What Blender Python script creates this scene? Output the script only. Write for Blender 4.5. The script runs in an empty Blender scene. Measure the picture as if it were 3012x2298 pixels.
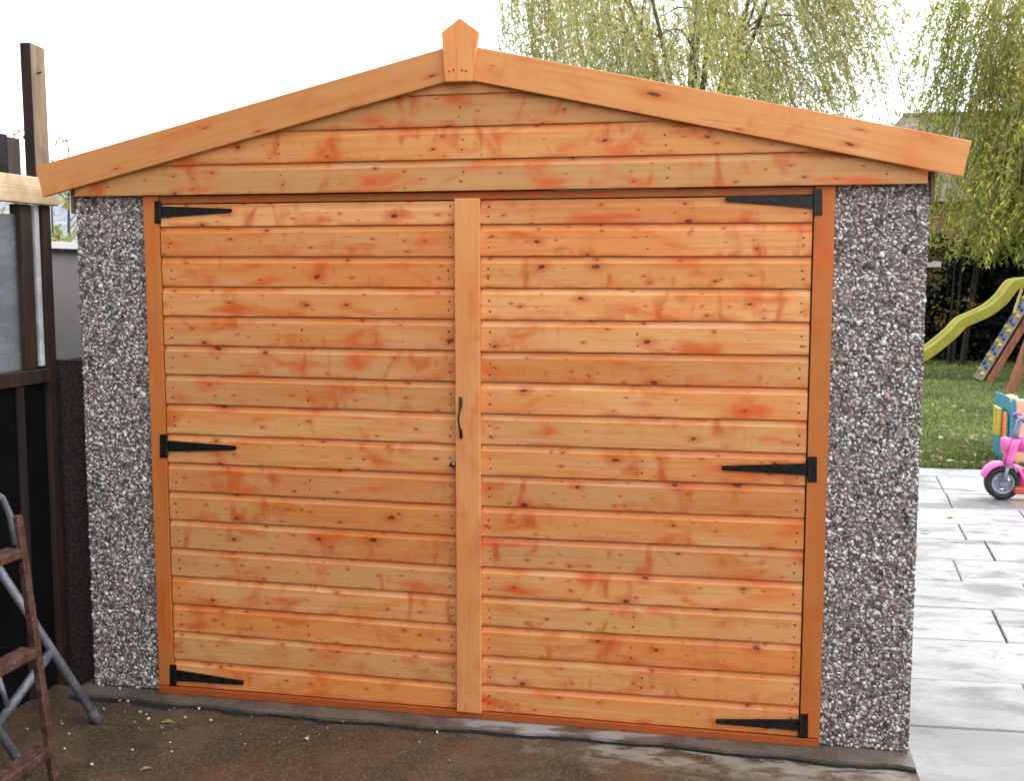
import bpy, math, random
import numpy as np
from mathutils import Vector, Matrix

random.seed(7)
RNG = np.random.default_rng(7)
S = bpy.context.scene
COL = S.collection
R = math.radians

# ------------------------------------------------------------------ camera
CAM = Vector((1.0084, -4.0526, 1.7207))
YAW, PIT, ROLL, FOC = -0.2066, -0.1043, 0.0001, 1.0963
PW, PH = 3012.0, 2298.0
FWD = Vector((math.sin(YAW) * math.cos(PIT), math.cos(YAW) * math.cos(PIT), math.sin(PIT)))
RIGHT = Vector((math.cos(YAW), -math.sin(YAW), 0.0))
UP = RIGHT.cross(FWD)
RIGHT, UP = RIGHT * math.cos(ROLL) + UP * math.sin(ROLL), UP * math.cos(ROLL) - RIGHT * math.sin(ROLL)
cd = bpy.data.cameras.new("camera")
cam = bpy.data.objects.new("camera", cd)
COL.objects.link(cam)
m = Matrix.Identity(4)
for i in range(3):
    m[i][0], m[i][1], m[i][2], m[i][3] = RIGHT[i], UP[i], -FWD[i], CAM[i]
cam.matrix_world = m
cd.sensor_width = 36.0
cd.lens = FOC * 36.0
cd.clip_start = 0.05
cd.clip_end = 1500.0
S.camera = cam

# ------------------------------------------------------------------ sky, sun, exposure
SUN_EL, SUN_AZ = R(48), R(28)      # azimuth clockwise from +y: the bright part of the overcast is behind the garage, to the right
w = bpy.data.worlds.new("World")
S.world = w
w.use_nodes = True
nt = w.node_tree
nt.nodes.clear()
sky = nt.nodes.new("ShaderNodeTexSky")
sky.sky_type = 'NISHITA'
sky.sun_disc = False
sky.sun_elevation = SUN_EL
sky.sun_rotation = SUN_AZ
sky.air_density = 1.0
sky.dust_density = 4.0
sky.ozone_density = 1.0
hs = nt.nodes.new("ShaderNodeHueSaturation")
hs.inputs['Saturation'].default_value = 0.25
bg = nt.nodes.new("ShaderNodeBackground")
bg.inputs['Strength'].default_value = 0.15
wo = nt.nodes.new("ShaderNodeOutputWorld")
nt.links.new(sky.outputs[0], hs.inputs['Color'])
# closed cloud cover over most of that sky, a little uneven
ctc = nt.nodes.new("ShaderNodeTexCoord")
cn = nt.nodes.new("ShaderNodeTexNoise")
cn.inputs['Scale'].default_value = 2.6
cn.inputs['Detail'].default_value = 4
nt.links.new(ctc.outputs['Generated'], cn.inputs['Vector'])
cr = nt.nodes.new("ShaderNodeMix"); cr.data_type = 'RGBA'
cr.inputs[6].default_value = (5.4, 5.6, 5.9, 1)
cr.inputs[7].default_value = (7.6, 7.7, 7.8, 1)
nt.links.new(cn.outputs[0], cr.inputs[0])
cmx = nt.nodes.new("ShaderNodeMix"); cmx.data_type = 'RGBA'
cmx.inputs[0].default_value = .80
nt.links.new(hs.outputs[0], cmx.inputs[6])
nt.links.new(cr.outputs[2], cmx.inputs[7])
nt.links.new(cmx.outputs[2], bg.inputs['Color'])
nt.links.new(bg.outputs[0], wo.inputs['Surface'])

sd = bpy.data.lights.new("sun", 'SUN')
sd.energy = 0.5
sd.angle = R(40)
sd.color = (1.0, 0.965, 0.91)
sun = bpy.data.objects.new("sun", sd)
COL.objects.link(sun)
sdir = Vector((math.sin(SUN_AZ) * math.cos(SUN_EL), math.cos(SUN_AZ) * math.cos(SUN_EL), math.sin(SUN_EL)))
sun.rotation_euler = sdir.to_track_quat('Z', 'Y').to_euler()
sun.location = sdir * 30

S.view_settings.view_transform = 'Standard'
S.view_settings.look = 'None'
S.view_settings.exposure = 1.72
S.view_settings.gamma = 1.0
S.view_settings.use_curve_mapping = False
S.render.engine = 'CYCLES'
S.cycles.use_denoising = True
S.cycles.filter_width = 1.7

# ------------------------------------------------------------------ projection helpers: measured pixel of the photograph -> point on a real plane
def ray(px, py):
    return FWD + RIGHT * ((px - PW / 2) / (FOC * PW)) - UP * ((py - PH / 2) / (FOC * PW))
def at(px, py, ax, v):
    d = ray(px, py)
    return CAM + d * ((v - CAM[ax]) / d[ax])
def aty(px, py, y=0.0): return at(px, py, 1, y)
def atz(px, py, z=-0.01): return at(px, py, 2, z)
def atx(px, py, x): return at(px, py, 0, x)

# ------------------------------------------------------------------ object helpers
def empty(name, loc=(0, 0, 0)):
    o = bpy.data.objects.new(name, None)
    o.empty_display_size = 0.1
    o.location = loc
    COL.objects.link(o)
    return o
def tag(o, label=None, cat=None, group=None, kind=None):
    if label: o["label"] = label
    if cat: o["category"] = cat
    if group: o["group"] = group
    if kind: o["kind"] = kind
    return o
class MB:
    """collects polygons, links them as one mesh object"""
    def __init__(s): s.v, s.f, s.mi = [], [], []
    def add(s, vs, fs):
        n = len(s.v)
        s.v += [tuple(v) for v in vs]
        s.f += [tuple(i + n for i in f) for f in fs]
    def box(s, a, b):
        (x0, y0, z0), (x1, y1, z1) = a, b
        s.add([(x0, y0, z0), (x1, y0, z0), (x1, y1, z0), (x0, y1, z0), (x0, y0, z1), (x1, y0, z1), (x1, y1, z1), (x0, y1, z1)],
              [(0, 3, 2, 1), (4, 5, 6, 7), (0, 1, 5, 4), (1, 2, 6, 5), (2, 3, 7, 6), (3, 0, 4, 7)])
    def prism(s, pts, ax, a, b):
        """polygon pts (2D, in the two other axes in order) extruded along ax from a to b"""
        n = len(pts)
        def mk(p, t):
            q = list(p); q.insert(ax, t); return q
        vs = [mk(p, a) for p in pts] + [mk(p, b) for p in pts]
        fs = [tuple(range(n)), tuple(range(2 * n - 1, n - 1, -1))]
        fs += [(i, i + n, (i + 1) % n + n, (i + 1) % n) for i in range(n)]
        s.add(vs, fs)
    def bar(s, p, q, wx, wz, up=(0, 0, 1)):
        p, q = Vector(p), Vector(q)
        d = (q - p).normalized(); sx = d.cross(Vector(up)).normalized(); sz = sx.cross(d)
        c = [(-wx / 2, -wz / 2), (wx / 2, -wz / 2), (wx / 2, wz / 2), (-wx / 2, wz / 2)]
        s.add([p + sx * a + sz * b for a, b in c] + [q + sx * a + sz * b for a, b in c],
              [(0, 1, 2, 3), (7, 6, 5, 4), (0, 4, 5, 1), (1, 5, 6, 2), (2, 6, 7, 3), (3, 7, 4, 0)])
    def tube(s, pts, rad, n=10, caps=True):
        pts = [Vector(p) for p in pts]
        if not hasattr(rad, '__len__'): rad = [rad] * len(pts)
        base = len(s.v)
        ref = None
        for i, p in enumerate(pts):
            d = (pts[min(i + 1, len(pts) - 1)] - pts[max(i - 1, 0)])
            d = d.normalized() if d.length > 1e-9 else Vector((0, 0, 1))
            if ref is None: ref = d.orthogonal().normalized()
            ref = (ref - d * ref.dot(d)); ref = ref.normalized() if ref.length > 1e-6 else d.orthogonal().normalized()
            b = d.cross(ref)
            for k in range(n):
                a = 2 * math.pi * k / n
                s.v.append(tuple(p + (ref * math.cos(a) + b * math.sin(a)) * rad[i]))
        for i in range(len(pts) - 1):
            for k in range(n):
                s.f.append((base + i * n + k, base + i * n + (k + 1) % n, base + (i + 1) * n + (k + 1) % n, base + (i + 1) * n + k))
        if caps:
            s.f.append(tuple(base + k for k in range(n - 1, -1, -1)))
            s.f.append(tuple(base + (len(pts) - 1) * n + k for k in range(n)))
    def loft(s, sections, closed=True, caps=True):
        n = len(sections[0]); base = len(s.v)
        for sec in sections: s.v += [tuple(p) for p in sec]
        for i in range(len(sections) - 1):
            for k in range(n if closed else n - 1):
                s.f.append((base + i * n + k, base + i * n + (k + 1) % n, base + (i + 1) * n + (k + 1) % n, base + (i + 1) * n + k))
        if caps:
            s.f.append(tuple(base + k for k in range(n - 1, -1, -1)))
            s.f.append(tuple(base + (len(sections) - 1) * n + k for k in range(n)))
    def build(s, name, mat, parent=None, smooth=False, loc=None, rot=None, bevel=0, kind=None):
        me = bpy.data.meshes.new(name)
        v = s.v
        if loc is not None and rot is None:
            v = [(a - loc[0], b - loc[1], c - loc[2]) for a, b, c in v]
        me.from_pydata(v, [], s.f)
        o = bpy.data.objects.new(name, me)
        COL.objects.link(o)
        fix_normals(me)
        if mat: me.materials.append(mat)
        if smooth:
            me.polygons.foreach_set('use_smooth', [True] * len(me.polygons))
        if bevel:
            mod = o.modifiers.new('bevel', 'BEVEL'); mod.width = bevel; mod.segments = 2; mod.limit_method = 'ANGLE'
        if parent: o.parent = parent
        if loc is not None: o.location = Vector(loc) - (parent.matrix_basis.translation if parent and parent.parent is None else Vector((0, 0, 0)))
        if rot is not None: o.rotation_euler = rot
        if kind: o['kind'] = kind
        return o
import bmesh
def fix_normals(me):
    if len(me.polygons) > 6000: return
    bm = bmesh.new(); bm.from_mesh(me)
    bmesh.ops.recalc_face_normals(bm, faces=bm.faces)
    bm.to_mesh(me); bm.free()
def quick_mesh(name, verts, faces, mat, parent=None, attrs=None, smooth=False, kind=None):
    """numpy verts (n,3), faces (m,k)"""
    me = bpy.data.meshes.new(name)
    k = faces.shape[1]
    me.vertices.add(len(verts)); me.vertices.foreach_set('co', np.ascontiguousarray(verts, np.float32).ravel())
    me.loops.add(faces.size); me.loops.foreach_set('vertex_index', np.ascontiguousarray(faces, np.int32).ravel())
    me.polygons.add(len(faces))
    me.polygons.foreach_set('loop_start', np.arange(0, faces.size, k, dtype=np.int32))
    me.polygons.foreach_set('use_smooth', np.full(len(faces), smooth))
    if attrs:
        for nme, arr in attrs.items():
            if arr.ndim == 1:
                at_ = me.attributes.new(nme, 'FLOAT', 'FACE'); at_.data.foreach_set('value', arr.astype(np.float32))
            else:
                at_ = me.attributes.new(nme, 'FLOAT_VECTOR', 'FACE'); at_.data.foreach_set('vector', arr.astype(np.float32).ravel())
    me.update(calc_edges=True)
    me.validate()
    o = bpy.data.objects.new(name, me); COL.objects.link(o)
    if mat: me.materials.append(mat)
    if parent: o.parent = parent
    if kind: o['kind'] = kind
    return o

# ------------------------------------------------------------------ materials
class NT:
    def __init__(s, name):
        s.m = bpy.data.materials.new(name); s.m.use_nodes = True
        s.t = s.m.node_tree; s.n = s.t.nodes
        s.b = s.n['Principled BSDF']
    def new(s, typ, **kw):
        n = s.n.new(typ)
        for k, v in kw.items(): setattr(n, k, v)
        return n
    def link(s, a, b): s.t.links.new(a, b)
    def setin(s, sock, v):
        if isinstance(v, bpy.types.NodeSocket): s.link(v, sock)
        elif v is not None: sock.default_value = v
    def math(s, op, a, b=None, clamp=False):
        n = s.new('ShaderNodeMath', operation=op, use_clamp=clamp)
        s.setin(n.inputs[0], a)
        if b is not None: s.setin(n.inputs[1], b)
        return n.outputs[0]
    def step(s, v, a, b):
        n = s.new('ShaderNodeMapRange', interpolation_type='SMOOTHSTEP')
        s.setin(n.inputs['Value'], v); n.inputs['From Min'].default_value = a; n.inputs['From Max'].default_value = b
        return n.outputs[0]
    def mix(s, f, a, b, mode='MIX'):
        n = s.new('ShaderNodeMix', data_type='RGBA', blend_type=mode)
        s.setin(n.inputs['Factor'], f)
        s.setin(n.inputs[6], a if not isinstance(a, tuple) else (*a, 1)[:4]); s.setin(n.inputs[7], b if not isinstance(b, tuple) else (*b, 1)[:4])
        return n.outputs[2]
    def noise(s, vec, scale=1, detail=2, rough=.5, dist=0, out=0):
        n = s.new('ShaderNodeTexNoise')
        s.setin(n.inputs['Vector'], vec); n.inputs['Scale'].default_value = scale
        n.inputs['Detail'].default_value = detail; n.inputs['Roughness'].default_value = rough; n.inputs['Distortion'].default_value = dist
        return n.outputs[out]
    def obj(s): return s.new('ShaderNodeTexCoord').outputs['Object']
    def pos(s): return s.new('ShaderNodeNewGeometry').outputs['Position']
    def mapping(s, vec, scale=(1, 1, 1), loc=(0, 0, 0)):
        n = s.new('ShaderNodeMapping'); s.link(vec, n.inputs['Vector'])
        n.inputs['Scale'].default_value = scale; n.inputs['Location'].default_value = loc
        return n.outputs[0]
    def sep(s, vec):
        n = s.new('ShaderNodeSeparateXYZ'); s.link(vec, n.inputs[0]); return n.outputs
    def comb(s, x, y, z):
        n = s.new('ShaderNodeCombineXYZ')
        for k, v in enumerate((x, y, z)): s.setin(n.inputs[k], v)
        return n.outputs[0]
    def bump(s, h, strength=.3, dist=.01):
        n = s.new('ShaderNodeBump'); s.link(h, n.inputs['Height'])
        n.inputs['Strength'].default_value = strength; n.inputs['Distance'].default_value = dist
        s.link(n.outputs[0], s.b.inputs['Normal'])
    def base(s, v): s.setin(s.b.inputs['Base Color'], (*v, 1) if isinstance(v, tuple) and len(v) == 3 else v)
    def rough(s, v): s.setin(s.b.inputs['Roughness'], v)
    def rnd(s): return s.new('ShaderNodeObjectInfo').outputs['Random']

def simple(name, col, rough=.6, metal=0, var=.15, scale=12, spec=None, bump=0):
    t = NT(name)
    n = t.noise(t.obj(), scale, 4, .6)
    c2 = tuple(c * (1 - var * 2) for c in col); c3 = tuple(min(1, c * (1 + var)) for c in col)
    t.base(t.mix(t.step(n, .3, .7), c2, c3)); t.rough(rough); t.b.inputs['Metallic'].default_value = metal
    if spec is not None: t.b.inputs['Specular IOR Level'].default_value = spec
    if bump: t.bump(n, bump, .004)
    return t.m

def wood(name, vertical=False, pale=(.77, .375, .146), orange=(.75, .265, .075), streak=(.54, .080, .013), streaks=1.0, knots=.62, dens=1.0, edge=False):
    """stained softwood: grain along local x (or z), dark knots with red halos, orange pooled stain, whorls across the grain"""
    t = NT(name)
    o = t.sep(t.obj()); r = t.rnd()
    u, v = (o[2], o[0]) if vertical else (o[0], o[2])
    uo = t.math('ADD', u, t.math('MULTIPLY', r, 53.0))
    vo = t.math('ADD', v, t.math('MULTIPLY', r, 17.0))
    P = t.comb(uo, o[1], vo)
    warp = t.noise(t.mapping(P, (2.2, 2, 9)), 1, 2)
    vg = t.math('ADD', vo, t.math('MULTIPLY', warp, .03))
    PG = t.comb(uo, o[1], vg)
    grain = t.noise(t.mapping(PG, (1.3, 30, 95)), 1, 5, .65)
    broad = t.noise(t.mapping(P, (1.6, 3, 7)), 1, 3, .55, 1.0)
    hue_r = t.math('FRACT', t.math('MULTIPLY', r, 37.3))
    bsh = t.math('ADD', broad, t.math('MULTIPLY', t.math('SUBTRACT', hue_r, .5), .30))
    c = t.mix(t.step(bsh, .34, .70), pale, orange)
    c = t.mix(t.math('MULTIPLY', t.step(t.math('FRACT', t.math('MULTIPLY', r, 173.1)), .55, 1.0), .30), c, (.52, .30, .10))
    # per-board tone
    tone = t.math('ADD', .80, t.math('MULTIPLY', t.math('FRACT', t.math('MULTIPLY', r, 91.7)), .30))
    hs = t.new('ShaderNodeHueSaturation'); t.link(c, hs.inputs['Color']); t.link(tone, hs.inputs['Value'])
    hs.inputs['Hue'].default_value = .5
    c = hs.outputs[0]
    c = t.mix(t.math('MULTIPLY', t.step(grain, .46, .70), .34), c, (.40, .125, .035))
    # soft streaks across the grain where the stain sank into the whorls round old branches
    wn = t.noise(t.mapping(P, (12, 3, 6.5)), 1, 2, .5, .9)
    mask = t.step(t.noise(t.mapping(P, (1.9, 2, 7), (5, 5, 5)), 1, 2, .5, .4), .44, .58)
    f1 = t.math('MULTIPLY', t.math('MULTIPLY', t.step(wn, .50, .76), mask), .80 * streaks)
    c = t.mix(f1, c, streak)
    # pooled stain
    pn = t.noise(t.mapping(P, (4.5, 3, 12), (9, 1, 3)), 1, 3, .5, .35)
    c = t.mix(t.math('MULTIPLY', t.step(pn, .50, .74), .90 * streaks), c, (.64, .105, .016))
    # thin dark splits along the grain
    cn_ = t.noise(t.mapping(PG, (3.5, 3, 60), (2, 7, 1)), 1, 2, .5)
    c = t.mix(t.math('MULTIPLY', t.step(cn_, .69, .75), .35), c, (.20, .07, .025))
    if edge:
        e1 = t.math('MULTIPLY', t.step(o[2], .086, .102), t.step(t.noise(t.mapping(P, (3.2, 1, 1)), 1, 3), .42, .62))
        c = t.mix(t.math('MULTIPLY', e1, .6), c, (.66, .175, .030))
        e2 = t.math('MULTIPLY', t.step(o[2], .018, .004), t.step(t.noise(t.mapping(P, (5, 1, 1), (4, 0, 0)), 1, 3), .44, .6))
        c = t.mix(t.math('MULTIPLY', e2, .6), c, (.48, .13, .03))
    # knots
    for k, (du, dv, pres, rad, loc) in enumerate(((5.0 * dens, 9.5, knots * .7, .054, (0, 0)), (8.5 * dens, 20, knots * .95, .040, (3.3, 7.7)))):
        q = t.comb(t.math('ADD', t.math('MULTIPLY', uo, du), loc[0]), t.math('ADD', t.math('MULTIPLY', vo, dv), loc[1]), 0.0)
        jit = t.noise(q, 7, 2, .5, 0, 1)
        vm = t.new('ShaderNodeVectorMath', operation='MULTIPLY_ADD'); t.link(jit, vm.inputs[0]); vm.inputs[1].default_value = (.10, .13, 0); t.link(q, vm.inputs[2])
        vo_ = t.new('ShaderNodeTexVoronoi', voronoi_dimensions='2D', feature='F1'); t.link(vm.outputs[0], vo_.inputs['Vector']); vo_.inputs['Scale'].default_value = 1.0
        cs = t.sep(vo_.outputs['Color'])
        present = t.math('LESS_THAN', cs[0], pres)
        size = t.math('ADD', .40, t.math('MULTIPLY', t.math('MULTIPLY', cs[1], cs[1]), 1.1))
        d = t.math('DIVIDE', vo_.outputs['Distance'], size)
        halo = t.math('MULTIPLY', t.step(d, rad * 4.6, rad * .5), present)
        c = t.mix(t.math('MULTIPLY', halo, .60), c, streak)
        core = t.math('MULTIPLY', t.step(d, rad * 1.05, rad * .75), present)
        c = t.mix(t.math('MULTIPLY', core, .85), c, (.075, .027, .014))
    t.base(c)
    t.rough(t.math('ADD', .42, t.math('MULTIPLY', grain, .2)))
    t.b.inputs['Specular IOR Level'].default_value = .32
    t.bump(grain, .12, .002)
    return t.m

M = {}
M['board'] = wood('shiplap_board', edge=True)
M['plain'] = wood('planed_board', pale=(.77, .35, .122), orange=(.74, .305, .092), streaks=.45, knots=.30, dens=.55)
M['post'] = wood('frame_timber', vertical=True, pale=(.58, .185, .042), orange=(.54, .14, .027), streaks=.7, knots=.18, dens=.4)
M['strip'] = wood('cover_strip_timber', vertical=True, pale=(.75, .325, .115), orange=(.71, .265, .078), streaks=.6, knots=.14, dens=.45)
M['cill'] = wood('cill_timber', pale=(.46, .14, .035), orange=(.42, .10, .022), streaks=.7, knots=.2)
M['black'] = simple('black_iron', (.009, .0085, .009), .42, 0, .5, 45, spec=.4, bump=.25)
M['steel'] = simple('chrome_knob', (.16, .15, .15), .22, 1, .05)
M['nail'] = simple('nail_head', (.035, .022, .018), .55, 0, .2)
M['mortar'] = simple('pebble_matrix', (.20, .178, .162), .9, 0, .35, 60, bump=.4)

def dark_timber(name, a, b, sc=6):
    t = NT(name); o = t.obj()
    n = t.noise(t.mapping(o, (25, 25, 2.5)), 1, 4, .6); n2 = t.noise(o, sc, 3)
    c = t.mix(t.step(n, .3, .7), a, b); c = t.mix(t.math('MULTIPLY', t.step(n2, .5, .7), .5), c, tuple(k * .4 for k in a))
    t.base(c); t.rough(.75); t.bump(n, .3, .003); return t.m
M['dark'] = dark_timber('creosoted_timber', (.010, .006, .005), (.028, .015, .010))
M['brown'] = dark_timber('weathered_brown_timber', (.014, .007, .005), (.050, .021, .010))

def attr_mat(name, rough=.7, sat=1.0, trans=0.0, attr='tone', spec=.4):
    t = NT(name)
    a = t.new('ShaderNodeAttribute', attribute_name=attr)
    t.base(a.outputs['Vector']); t.rough(rough); t.b.inputs['Specular IOR Level'].default_value = spec
    if trans:
        tr = t.new('ShaderNodeBsdfTranslucent'); t.link(a.outputs['Vector'], tr.inputs['Color'])
        mx = t.new('ShaderNodeMixShader'); mx.inputs[0].default_value = trans
        t.link(t.b.outputs[0], mx.inputs[1]); t.link(tr.outputs[0], mx.inputs[2])
        t.link(mx.outputs[0], t.n['Material Output'].inputs['Surface'])
    return t.m
M['stone'] = attr_mat('pebble', .45)
M['leaf'] = attr_mat('leaf', .55, trans=.35)
M['grass'] = attr_mat('grass_blade', .6, trans=.25)

# ------------------------------------------------------------------ ground, driveway, paving
def sheet(name, x0, x1, y0, y1, z, mat, nx=1, ny=1, parent=None, kind='structure'):
    mb = MB(); mb.box((x0, y0, z - .05), (x1, y1, z))
    return mb.build(name, mat, parent, kind=kind)

t = NT('earth'); p = t.pos()
n = t.noise(p, 1.3, 5, .6); t.base(t.mix(t.step(n, .35, .65), (.014, .012, .008), (.030, .026, .018))); t.rough(.95)
ground = sheet('ground', -400, 400, -60, 900, -.07, t.m)
tag(ground, kind='structure')

t = NT('driveway_concrete'); p = t.pos(); xyz = t.sep(p)
n1 = t.noise(p, 2.2, 6, .62, .4); n2 = t.noise(p, 9, 5, .6); n3 = t.noise(p, 95, 4, .7)
c = t.mix(t.step(n1, .36, .64), (.050, .034, .021), (.105, .068, .038))
c = t.mix(t.math('MULTIPLY', t.step(n2, .48, .66), .6), c, (.055, .048, .030))
c = t.mix(t.math('MULTIPLY', t.step(n3, .50, .62), .75), c, (.170, .125, .085))
ng_ = t.noise(t.mapping(p, (1, 1, 1), (3, 3, 0)), 140, 3, .6)
c = t.mix(t.math('MULTIPLY', t.step(ng_, .56, .66), .7), c, (.018, .015, .012))
n4 = t.noise(t.mapping(p, (5, 11, 1), (3, 1, 0)), 1, 6, .68, .8)
c = t.mix(t.math('MULTIPLY', t.step(n4, .53, .70), .55), c, (.028, .024, .018))
c = t.mix(t.math('MULTIPLY', t.step(t.noise(p, 3.3, 4, .6, .6), .56, .72), .5), c, (.125, .060, .028))
# pale cement washed out along the slab edge, more of it towards the right
edge = t.step(t.math('ADD', xyz[1], t.math('MULTIPLY', t.math('SUBTRACT', t.noise(t.mapping(p, (2.2, 6, 1)), 1, 4, .6), .5), .45)), -.36, -.16)
rightw = t.step(t.math('ADD', xyz[0], t.math('MULTIPLY', t.noise(p, 1.2, 2), .6)), .25, 1.35)
crumb = t.step(t.noise(t.mapping(p, (7, 16, 1), (1, 8, 0)), 1, 5, .65, .5), .40, .56)
pale = t.math('MULTIPLY', t.math('MULTIPLY', edge, crumb), t.step(t.math('ADD', rightw, t.math('MULTIPLY', t.step(t.noise(p, 5, 3), .5, .62), .25)), .25, .8))
c = t.mix(t.math('MULTIPLY', pale, .85), c, (.27, .25, .21))
t.base(c)
wet = t.step(t.noise(t.mapping(p, (2.0, 4.5, 1), (4, 2, 0)), 1, 4, .6, .5), .44, .62)
t.rough(t.math('SUBTRACT', .72, t.math('MULTIPLY', wet, .42)))
t.b.inputs['Specular IOR Level'].default_value = .25
t.bump(t.math('ADD', t.math('ADD', n2, n4), t.math('MULTIPLY', n3, .5)), .5, .006)
M['drive'] = t.m
drive = sheet('driveway', -3.2, 1.612, -9, .02, -.002, M['drive'])

t = NT('base_concrete'); p = t.pos(); xyz = t.sep(p)
n1 = t.noise(p, 6, 5, .6); n2 = t.noise(p, 70, 3, .6)
c = t.mix(t.step(n1, .35, .65), (.075, .058, .045), (.135, .108, .085))
c = t.mix(t.math('MULTIPLY', t.step(n2, .5, .7), .4), c, (.19, .165, .14))
wl = t.math('MULTIPLY', t.step(xyz[0], -.3, .15), t.step(t.noise(t.mapping(p, (5, 12, 5)), 1, 3), .48, .60))
c = t.mix(t.math('MULTIPLY', t.math('MULTIPLY', wl, t.step(xyz[0], 1.0, .4)), .8), c, (.34, .33, .33))
t.base(c); t.rough(.6); t.bump(t.math('ADD', n1, n2), .4, .006)
M['base'] = t.m

t = NT('paving_slab'); o = t.obj(); r = t.rnd()
p = t.pos()
off = t.comb(t.math('MULTIPLY', r, 40), t.math('MULTIPLY', r, 23), 0)
vm = t.new('ShaderNodeVectorMath', operation='ADD'); t.link(o, vm.inputs[0]); t.link(off, vm.inputs[1])
q = vm.outputs[0]
n1 = t.noise(t.mapping(q, (2.0, 3.5, 2)), 1, 5, .62, .6); n2 = t.noise(q, 55, 3, .7); n3 = t.noise(t.mapping(p, (1.1, 2.6, 1)), 1, 4, .6, .4)
base = t.mix(r, (.255, .26, .27), (.335, .34, .348))
c = t.mix(t.math('MULTIPLY', t.step(n1, .55, .78), .55), base, (.15, .135, .115))
c = t.mix(t.math('MULTIPLY', t.step(n3, .54, .70), .45), c, (.19, .182, .165))
sy = t.sep(p)
wetend = t.step(t.math('ADD', sy[1], t.math('MULTIPLY', t.math('SUBTRACT', t.noise(t.mapping(p, (2, 3.5, 1), (7, 3, 0)), 1, 4, .6, .6), .5), 2.6)), 1.25, .25)
c = t.mix(t.math('MULTIPLY', wetend, .72), c, (.125, .127, .125))
n5 = t.noise(t.mapping(p, (5, 9, 1), (1, 5, 0)), 1, 5, .7, .5)
c = t.mix(t.math('MULTIPLY', t.step(n5, .54, .68), .70), c, (.115, .105, .09))
c = t.mix(t.math('MULTIPLY', t.step(n2, .62, .70), .6), c, (.085, .08, .07))
t.base(c)
t.rough(t.math('SUBTRACT', .62, t.math('MULTIPLY', t.step(n3, .42, .62), .45)))
t.bump(t.math('ADD', n1, n2), .18, .003)
M['slab'] = t.m
M['joint'] = simple('joint_sand', (.030, .029, .026), .95, 0, .3, 30)
patio = sheet('paving', 1.605, 7.2, -5.2, 6.35, -.030, M['joint'])
tag(patio, 'pale grey paving in staggered rows beside the garage', kind='structure')
# the slabs are laid a few degrees off the line of the garage; rows and cross joints measured from the photograph
EU, EV = (math.cos(R(3)), math.sin(R(3))), (math.sin(R(4)), math.cos(R(4))); PV = (1.62, .0)
DET = EU[0] * EV[1] - EU[1] * EV[0]
def to_uv(x, y): return ((x - PV[0]) * EV[1] - (y - PV[1]) * EV[0]) / DET, ((y - PV[1]) * EU[0] - (x - PV[0]) * EU[1]) / DET
def to_xy(u, v): return PV[0] + u * EU[0] + v * EV[0], PV[1] + u * EU[1] + v * EV[1]
rows = [to_uv(*atz(2760, y_, -.010).xy)[1] for y_ in (1379, 1402, 1451, 1493, 1539.5, 1585, 1643.6, 1708, 1788, 1882, 2001, 2141)]
while rows[-1] > -5: rows.append(rows[-1] - .53)
jpx = {1: (2759, 1411), 3: (3002, 1508), 2: (2795, 1478), 4: (2832, 1564), 6: (2815, 1676), 8: (2938, 1837), 10: (3010, 2020)}
def clip(poly, x0):
    """keep the part of a polygon with x > x0"""
    out = []
    for (xa, ya), (xb, yb) in zip(poly, poly[1:] + poly[:1]):
        if xa >= x0: out.append((xa, ya))
        if (xa - x0) * (xb - x0) < 0:
            f = (x0 - xa) / (xb - xa); out.append((x0, ya + (yb - ya) * f))
    return out
VEDGE = rows[0]
for i in range(len(rows) - 1):
    v1, v0 = rows[i], rows[i + 1]
    u0 = to_uv(*atz(*jpx[i], -.010).xy)[0] if i in jpx else (to_uv(1.61, atz(2680, {5: 1614, 7: 1748, 9: 1940, 11: 2200}[i], -.010).y)[0] if i in (5, 7, 9, 11) else random.uniform(.2, .9))
    Lw = .92
    us = [u0 + k * Lw for k in range(-6, 8)]
    for ua, ub in zip(us[:-1], us[1:]):
        g = (.011 if random.random() < .35 else .007) / 2
        j = lambda: random.uniform(-.0025, .0025)
        poly = [to_xy(ua + g + j(), v0 + g + j()), to_xy(ub - g + j(), v0 + g + j()), to_xy(ub - g + j(), v1 - g + j()), to_xy(ua + g + j(), v1 - g + j())]
        poly = clip(poly, 1.6145)
        if len(poly) < 3 or max(p_[0] for p_ in poly) < 1.66 or min(p_[0] for p_ in poly) > 7.0: continue
        cx_, cy_ = sum(p_[0] for p_ in poly) / len(poly), sum(p_[1] for p_ in poly) / len(poly)
        loc = [(x - cx_, y - cy_) for x, y in poly]
        inn = [(x - (.005 if x > 0 else -.005), y - (.005 if y > 0 else -.005)) for x, y in loc]
        mb = MB(); mb.loft([[(x, y, -.040) for x, y in loc], [(x, y, -.005) for x, y in loc], [(x, y, 0) for x, y in inn]])
        o = mb.build('slab', M['slab'])
        o.location = (cx_, cy_, -.010 + random.uniform(-.003, .003))
        o.rotation_euler = (random.uniform(-.003, .003), random.uniform(-.003, .003), 0)
        o.parent = patio

t = NT('lawn_soil'); p = t.pos()
n = t.noise(p, 3, 5, .6); n2 = t.noise(p, 20, 3)
c = t.mix(t.step(n, .35, .65), (.06, .09, .018), (.11, .115, .04)); c = t.mix(t.math('MULTIPLY', t.step(n2, .5, .65), .5), c, (.12, .09, .045))
t.base(c); t.rough(.95)
lawn = sheet('lawn', -14, 22, 6.352, 60, -.025, t.m)

# ------------------------------------------------------------------ the garage
XL, XR = -1.610, 1.603            # outer faces of the walls
OL, OR, IL, IR, SL, SR = -1.3076, 1.2937, -1.2407, 1.2230, -.0500, .0444
ZB, ZH = .020, 2.020
garage = tag(empty('garage'), 'garage with new orange timber double doors and gable between two pebble panels', 'garage')

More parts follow.
